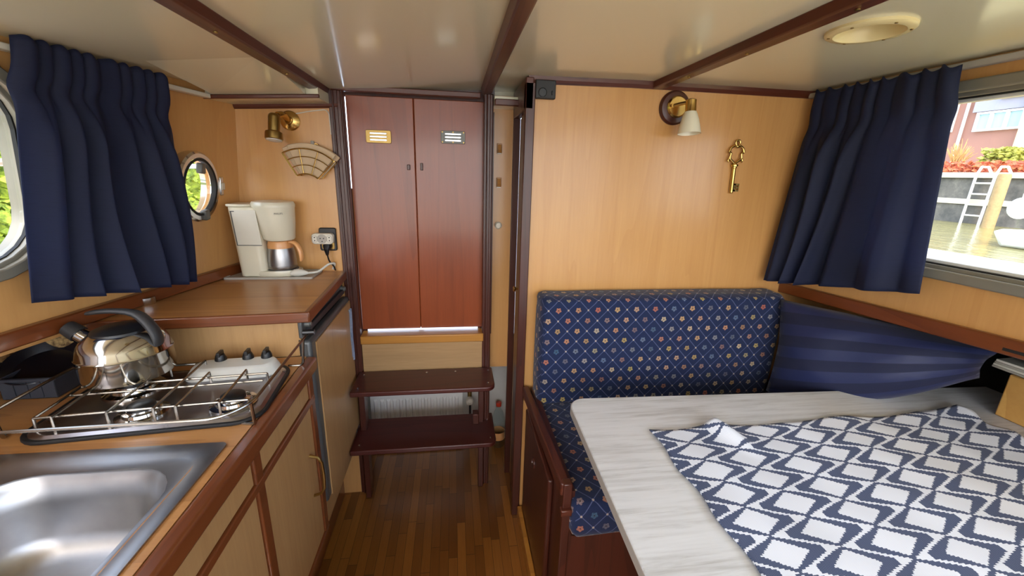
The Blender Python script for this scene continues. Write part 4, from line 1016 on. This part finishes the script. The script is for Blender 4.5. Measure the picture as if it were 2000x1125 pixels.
# ------------------------------------------------------------------ bench
bn = thing('bench', 'dark mahogany bench base along the partition', 'bench', (.8, 1.15, 0))
b = NB(); box(b, .295, .315, .875, 1.43, 0, .62); obj('side_panel', b, 'mahog_z', bn)
b = NB(); hexa(b, [(.272, .868, .612), (.300, .868, .612), (.300, .868, .652), (.272, .868, .652)], [(.262, 1.432, .585), (.288, 1.432, .585), (.288, 1.432, .625), (.262, 1.432, .625)]); obj('top_rail', b, 'mahog', bn, bevel=.005)
b = NB(); box(b, .278, .302, .860, .885, .0, .655); obj('end_post', b, 'mahog_z', bn, bevel=.003)
b = NB(); box(b, .272, .302, .848, .868, .563, .582); obj('ledge', b, 'mahog_x', bn, bevel=.003)
b = NB(); box(b, .278, .296, 1.02, 1.425, .03, .53); pp = obj('locker_door', b, 'mahog_z', bn, bevel=.006)
b = NB(); lathe(b, [(.020, 0), (.020, .004), (.014, .005), (.013, .001), (0, .001)], 24, T=aim((.278, 1.235, .425), (-1, 0, 0))); obj('ring_pull', b, 'mahog_z', pp, smooth=True)
b = NB(); box(b, .315, 1.80, .875, .895, 0, .49); obj('front_panel', b, 'mahog_z', bn)
b = NB(); box(b, .315, 1.80, .875, 1.448, .47, .49); obj('seat_board', b, 'mahog_x', bn)
b = NB(); box(b, .258, .278, .30, 1.43, 0, .05); struct('baseboard_right', b, 'sill', bevel=.003)

def softbox(x0, x1, y0, y1, z0, z1, r, puff, uvm, n=5, T=None):
    """upholstered block: rounded box, gently domed, with metric UVs"""
    b = NB(); box(b, x0, x1, y0, y1, z0, z1)
    bmesh.ops.bevel(b, geom=b.edges[:], offset=r, segments=n, profile=.6, affect='EDGES')
    bmesh.ops.subdivide_edges(b, edges=[e for e in b.edges if e.calc_length() > .12], cuts=14, use_grid_fill=True)
    cx, cy, cz_ = (x0+x1)/2, (y0+y1)/2, (z0+z1)/2; hx, hy, hz = (x1-x0)/2, (y1-y0)/2, (z1-z0)/2
    for v in b.verts:
        u, w, q = (v.co.x-cx)/hx, (v.co.y-cy)/hy, (v.co.z-cz_)/hz
        d = Vector((u if abs(u) > .9 else 0, w if abs(w) > .9 else 0, q if abs(q) > .9 else 0))
        k = (1-min(1, abs(u))**4 if abs(u) < .9 else 1)*(1-min(1, abs(w))**4 if abs(w) < .9 else 1)*(1-min(1, abs(q))**4 if abs(q) < .9 else 1)
        if d.length > 0: v.co += Vector(d)*puff*k
    uvl = b.loops.layers.uv.new('UVMap')
    b.normal_update()
    for f in b.faces:
        n_ = f.normal
        for lp in f.loops:
            lp[uvl].uv = uvm(lp.vert.co, n_)
    return b
def uvm_back(c, n):     # front face (x,z); the top wraps on
    if abs(n.x) > .72: return (.3-(1.34-c.y)*(-1 if n.x < 0 else 1), c.z)
    if n.z > .72: return (c.x, 1.02+(c.y-1.33))
    return (c.x, c.z)
def uvm_seat(c, n):
    if abs(n.x) > .72: return (.3-(c.z-.6), c.y)
    if n.y < -.72: return (c.x, .85+(c.z-.6))
    return (c.x, c.y)
b = softbox(.305, 1.245, 1.325, 1.447, .602, 1.015, .03, .006, uvm_back); tag(obj('backrest_cushion', b, 'cushion', smooth=True, sharp=180), 'navy flower-lattice backrest cushion against the partition', 'cushion')
b = softbox(.303, 1.78, .842, 1.445, .492, .600, .03, .004, uvm_seat); tag(obj('seat_cushion', b, 'cushion', smooth=True, sharp=180), 'navy flower-lattice seat cushion on the bench', 'cushion')

# pillow
def pillow():
    b = NB(); uvl = b.loops.layers.uv.new('UVMap')
    TL, TR, BL, BR = Vector((1.205, 1.31, 1.01)), Vector((1.555, .875, .992)), Vector((1.16, 1.24, .66)), Vector((1.52, .885, .895))
    n = (TR-TL).cross(BL-TL).normalized()
    if n.y > 0: n = -n
    rnd = random.Random(5)
    def base(s, t):
        p = (TL*(1-s)+TR*s)*(1-t)+(BL*(1-s)+BR*s)*t
        # sides pull in slightly between the corners
        p = p+((TL+TR+BL+BR)/4-p)*(.10*math.sin(math.pi*s)**2*(abs(2*t-1)**3)*-.2+.06*math.sin(math.pi*t)*(abs(2*s-1)**3))
        # the lower edge sags forward over the table
        p = p+Vector((-.01, -.05, -.02))*math.sin(math.pi*s)**1.2*t**2
        return p
    def thick(s, t):
        return .075*(max(0, 1-abs(2*s-1)**2.6)**.55)*(max(0, 1-abs(2*t-1)**2.6)**.55)
    def wr(s, t):
        return .006*math.sin(14*s+9*t+2*math.sin(5*t))*math.sin(math.pi*s)*math.sin(math.pi*t)+.003*math.sin(30*s-17*t)*(1-math.sin(math.pi*s))*math.sin(math.pi*t)
    N = 36
    A = sheet(b, lambda s, t: base(s, t)+n*(thick(s, t)*1.4+wr(s, t)), N, N, lambda s, t: (s*.6, t*.42+.05*s), uvl)
    B = sheet(b, lambda s, t: base(s, t)-n*thick(s, t)*.7, N, N, lambda s, t: (s*.6, t*.42+.05*s), uvl)
    bmesh.ops.remove_doubles(b, verts=b.verts[:], dist=.0006)
    return b
tag(obj('pillow', pillow(), 'pillow', smooth=True, sharp=180), 'large navy striped pillow leaning in the corner under the right rail', 'pillow')

# ------------------------------------------------------------------ table, cloth, things on it
ZT = .78
tb = thing('dinette_table', 'pale whitewashed dinette table with rounded corner', 'table', (1.0, .5, 0))
def tpoly(ins):
    P = []; r = .05; x0, y1 = .335+ins, 1.070-ins
    cx, cy = x0+r, y1-r
    P += [(1.79, -.6), (1.79, 1.020-ins)]
    for i in range(9): t = R(90+90*i/8); P.append((cx+r*math.cos(t), cy+r*math.sin(t)))
    P += [(.318+ins, .50), (.300+ins, -.6)]
    return P
b = NB(); prism(b, tpoly(0), ZT-.028, ZT); obj('tabletop', b, 'table', tb, bevel=.003)
b = NB(); P = tpoly(-.0012); hexa(b, [(x, y, ZT-.026) for x, y in P], [(x, y, ZT-.004) for x, y in P]); obj('edge_band', b, 'mat', tb)
b = NB(); lathe(b, [(.03, .02), (.03, ZT-.03)], 24, c=(1.05, .25, 0)); obj('pedestal', b, 'chrome', tb, smooth=True)
b = NB(); lathe(b, [(.16, .0), (.15, .015), (.04, .03), (.03, .03)], 32, c=(1.05, .25, 0)); obj('foot', b, 'greymetal', tb, smooth=True)
# floor under the dinette
b = NB(); box(b, .42, 1.85, -.9, YB, -.05, 0); struct('floor_dinette', b, 'floor', loc=(0, 0, 0))

def cloth():
    b = NB(); uvl = b.loops.layers.uv.new('UVMap'); X0, X1, Y0, Y1 = .512, 1.500, -.12, .888
    def bumpz(x, y):
        z = .0035
        # ruck near the far left corner
        d = (x-.70)*.94+(y-.87)*.34; e = -(x-.70)*.34+(y-.87)*.94
        z += .023*math.exp(-(d/.022)**2)*math.exp(-(max(0, -e)/.075)**2)
        z += .006*math.exp(-((x-.60)/.03)**2)*math.exp(-((y-.70)/.12)**2)
        z += .0022*math.sin(x*30+y*7)*math.sin(y*23)+.002
        # crimped right hem
        k = max(0, (x-1.38)/.12); z += k*k*.005*(1+math.sin(y*60))
        k = max(0, (y-.84)/.048)*max(0, (x-1.3)/.2); z += k*.005
        return z
    def f(s, t):
        x = X0+(X1-X0)*s; y = Y0+(Y1-Y0)*t
        yy = y+(.006*math.sin(x*19)-.010*math.exp(-((x-.80)/.1)**2)+.012*max(0, (x-1.40)/.1))*t**6
        xx = x+.004*math.sin(y*40)*(1-s)**8+.006*math.sin(y*75)*s**10
        return Vector((xx, yy, ZT+bumpz(x, y)))
    sheet(b, f, 110, 110, lambda s, t: (X0+(X1-X0)*s-.8155, Y0+(Y1-Y0)*t-.7895), uvl)
    o = obj('tablecloth', b, 'cloth', smooth=True, sharp=180); md = o.modifiers.new('s', 'SOLIDIFY'); md.thickness = .0028; md.offset = 1
    return tag(o, 'blue and white woven diamond tablecloth on the pale table', 'tablecloth')
cloth()
b = NB(); box(b, 1.592, 1.78, .60, .868, ZT+.0008, .914); tag(obj('wooden_box', b, 'bamboo', bevel=.004), 'pale bamboo box at the right edge of the table', 'box')
mg = thing('paper_stack', 'white folded papers lying on the bamboo box', 'papers', (1.62, .76, .93))
for k in range(4):
    b = NB(); T = Matrix.Translation((1.70, .80, .9148+.0078*k)) @ Matrix.Rotation(R(-2+k*2), 4, 'Z'); box(b, -.105, .11, -.12, .112, 0, .0075, T); obj('sheet', b, 'white' if k % 2 else 'mat', mg, bevel=.002)
b = NB(); T = Matrix.Translation((1.68, .79, .9465)) @ Matrix.Rotation(R(10), 4, 'Z'); box(b, -.06, .07, -.07, .075, 0, .012, T); tag(obj('remote_control', b, 'black', bevel=.003), 'small black gadget on top of the white papers', 'gadget')

# ------------------------------------------------------------------ outside, starboard
b = NB(); hexa(b, [(1.40, -2, 1.09), (2.25, -2, 1.09), (2.25, 4.5, 1.09), (1.40, 4.5, 1.09)], [(1.40, -2, 1.10), (2.25, -2, 1.10), (2.25, 4.5, 1.10), (1.40, 4.5, 1.10)]); struct('trim_side_deck', b, 'deck')
b = NB(); box(b, 2.25, 2.33, -2, 4.5, 1.0, 1.135); struct('trim_bulwark', b, 'whitepaint', bevel=.01)
b = NB(); box(b, 2.4, 11, -8, 30, .70, .74); o = obj('canal_water', b, 'water', loc=(5, 5, .7)); o['kind'] = 'structure'
b = NB(); box(b, 10, 10.4, -8, 30, .2, 1.60); o = struct('wall_quay', b, 'quay', loc=(10, 5, .2))
b = NB(); box(b, 9.93, 14, -8, 30, 1.60, 1.70); struct('trim_quay_coping', b, 'coping', loc=(10, 5, 1.6))
b = NB(); box(b, 9.96, 10.0, -8, 30, 1.10, 1.20); struct('trim_quay_waler', b, 'coping', loc=(10, 5, 1.1))
ld = thing('quay_ladder', 'white ladder hanging down the quay wall seen through the right window', 'ladder', (9.85, 6.7, .4))
for y in (6.53, 6.82):
    b = NB(); tube(b, [(9.85, y, .35), (9.88, y, 1.66), (9.95, y, 1.80), (10.1, y, 1.80), (10.2, y, 1.70)], .022, 8); obj('rail', b, 'whitepaint', ld, smooth=True)
for k in range(6):
    b = NB(); tube(b, [(9.86, 6.53, .5+.2*k), (9.86, 6.82, .5+.2*k)], .016, 8); obj('rung', b, 'whitepaint', ld, smooth=True)
b = NB(); lathe(b, [(.085, -.2), (.085, 1.62), (.07, 1.66), (0, 1.66)], 16, c=(9.3, 6.02, 0)); tag(obj('mooring_post', b, 'post', smooth=True), 'brown timber mooring post in the water before the quay', 'post')
b = NB(); ball(b, (7.0, 4.27, 1.19), .115, 1, 1, 1.15, 20); lathe(b, [(.02, 0), (.02, .06)], 10, c=(7.0, 4.27, 1.31)); tag(obj('fender_buoy', b, 'whitepaint', smooth=True), 'round white buoy at the right edge of the window view', 'buoy')
bt_ = thing('dinghy', 'white dinghy afloat below the white buoy outside', 'boat', (6.9, 3.95, .74))
b = NB(); hexa(b, [(6.6, 3.2, .74), (7.2, 3.2, .74), (7.2, 4.1, .74), (6.9, 4.25, .74), (6.6, 4.1, .74)], [(6.5, 3.15, .93), (7.3, 3.15, .93), (7.3, 4.15, .93), (6.9, 4.34, .93), (6.5, 4.15, .93)]); obj('hull', b, 'whitepaint', bt_, bevel=.03)
# quay house
hs = thing('quay_house', 'red brick house with white framed windows across the canal', 'house', (15, 10, 1.7))
b = NB(); box(b, 14, 20, 2, 22, 1.70, 6.5); obj('wall', b, 'brick', hs)
b = NB(); box(b, 13.93, 14.0, 6.8, 10.15, 3.36, 4.9); obj('cladding', b, 'slate', hs)
b = NB(); box(b, 13.85, 13.93, 8.6, 9.6, 3.62, 4.2); obj('blind', b, 'blind', hs)
def hwin(y0, y1, z0, z1, npan):
    b = NB(); ringpoly(b, [(y0, z0), (y1, z0), (y1, z1), (y0, z1)], [(y0+.05, z0+.05), (y1-.05, z0+.05), (y1-.05, z1-.05), (y0+.05, z1-.05)], lambda p: (13.90, p[0], p[1]), lambda p: (14.0, p[0], p[1]))
    w = (y1-y0)/npan
    for k in range(1, npan): box(b, 13.905, 13.99, y0+w*k-.035, y0+w*k+.035, z0+.05, z1-.05)
    f = obj('window', b, 'whitepaint', hs); b = NB(); box(b, 13.95, 13.97, y0+.04, y1-.04, z0+.04, z1-.04); obj('pane', b, 'bluepane', f)
hwin(7.4, 10.02, 2.86, 3.34, 8); hwin(10.55, 11.4, 2.9, 4.3, 2)
b = NB(); tube(b, [(13.92, 10.28, 1.75), (13.92, 10.28, 5)], .035, 10); obj('downpipe', b, 'whitepaint', hs, smooth=True)
b = NB(); box(b, 13.75, 13.95, 8.72, 8.95, 1.70, 4.9); obj('column', b, 'blind', hs)
# hedge, shrub and bush on the quay
def leaves(name, c, s, n, size, m, seed, label, cat, kind=None, group=None):
    rnd = random.Random(seed); b = NB()
    for _ in range(n):
        p = Vector((rnd.uniform(-1, 1)*s[0], rnd.uniform(-1, 1)*s[1], rnd.uniform(-1, 1)*s[2]))
        d = Vector((rnd.gauss(0, 1), rnd.gauss(0, 1), rnd.gauss(0, 1))).normalized(); u, w = frame_of(d); k = size*rnd.uniform(.6, 1.3)
        q = Vector(c)+p; b.faces.new([b.verts.new(q+v) for v in (u*k, w*k*.6, -u*k, -w*k*.6)])
    o = obj(name, b, m)
    if kind: o['kind'] = kind
    return tag(o, label, cat, group)
leaves('quay_hedge', (10.6, 9, 1.80), (.25, 5, .12), 4200, .055, 'berry', 2, 'low hedge of red leaves along the quay coping', 'hedge', 'stuff')
leaves('round_bush', (12.2, 8.0, 2.0), (.3, .32, .28), 900, .06, 'bush', 4, 'yellow-green bush before the brick house', 'bush')
sh = thing('bare_shrub', 'bare pale-twigged shrub before the brick house', 'shrub', (12.0, 8.78, 1.7))
rnd = random.Random(9); b = NB()
for k in range(26):
    a = rnd.uniform(0, 6.28); e = rnd.uniform(.1, .28); t0 = Vector((12.0, 8.78, 1.7)); h = rnd.uniform(.45, .75)
    p1 = t0+Vector((math.cos(a)*e*.4, math.sin(a)*e*.4, h*.5)); p2 = t0+Vector((math.cos(a)*e, math.sin(a)*e, h)); tube(b, [t0, p1, p2], [.014, .010, .005], 5)
    for q in range(3):
        p3 = p1.lerp(p2, rnd.uniform(.2, 1))+Vector((rnd.uniform(-.12, .12), rnd.uniform(-.12, .12), rnd.uniform(.05, .16))); tube(b, [p1.lerp(p2, .3), p3], [.007, .004], 4)
obj('twigs', b, 'twig', sh)

b = NB(); box(b, -3.0, 2.3, -7, -.97, .70, .76); struct('floor_bounce_deck', b, 'coping')  # unseen pale deck, added to bounce sunlight up to the ceiling

# ------------------------------------------------------------------ outside, port: leafy bank
rnd = random.Random(21); b = NB()
def bank(s, t):
    y = -4+14*s; z = .0+1.85*t
    return Vector((-3.4-.5*t*t+.12*math.sin(y*5.1+t*7)+.08*math.sin(y*13+t*17), y, z+(.10*math.sin(y*3.3)+.05*math.sin(y*9) if t > .9 else 0)))
sheet(b, bank, 160, 30)
for _ in range(15000):
    s, t = rnd.random(), rnd.random(); q = bank(s, t)+Vector((rnd.uniform(-.02, .12), 0, 0)); d = Vector((rnd.gauss(.7, .6), rnd.gauss(0, .6), rnd.gauss(.4, .6))).normalized(); u, w = frame_of(d); k = rnd.uniform(.03, .065)
    b.faces.new([b.verts.new(q+v) for v in (u*k, w*k*.7, -u*k, -w*k*.7)])
o = tag(obj('leafy_bank', b, 'ivy', loc=(-3.4, 3, 0)), 'sunlit green leafy bank outside the left window', 'hedge'); o['kind'] = 'stuff'
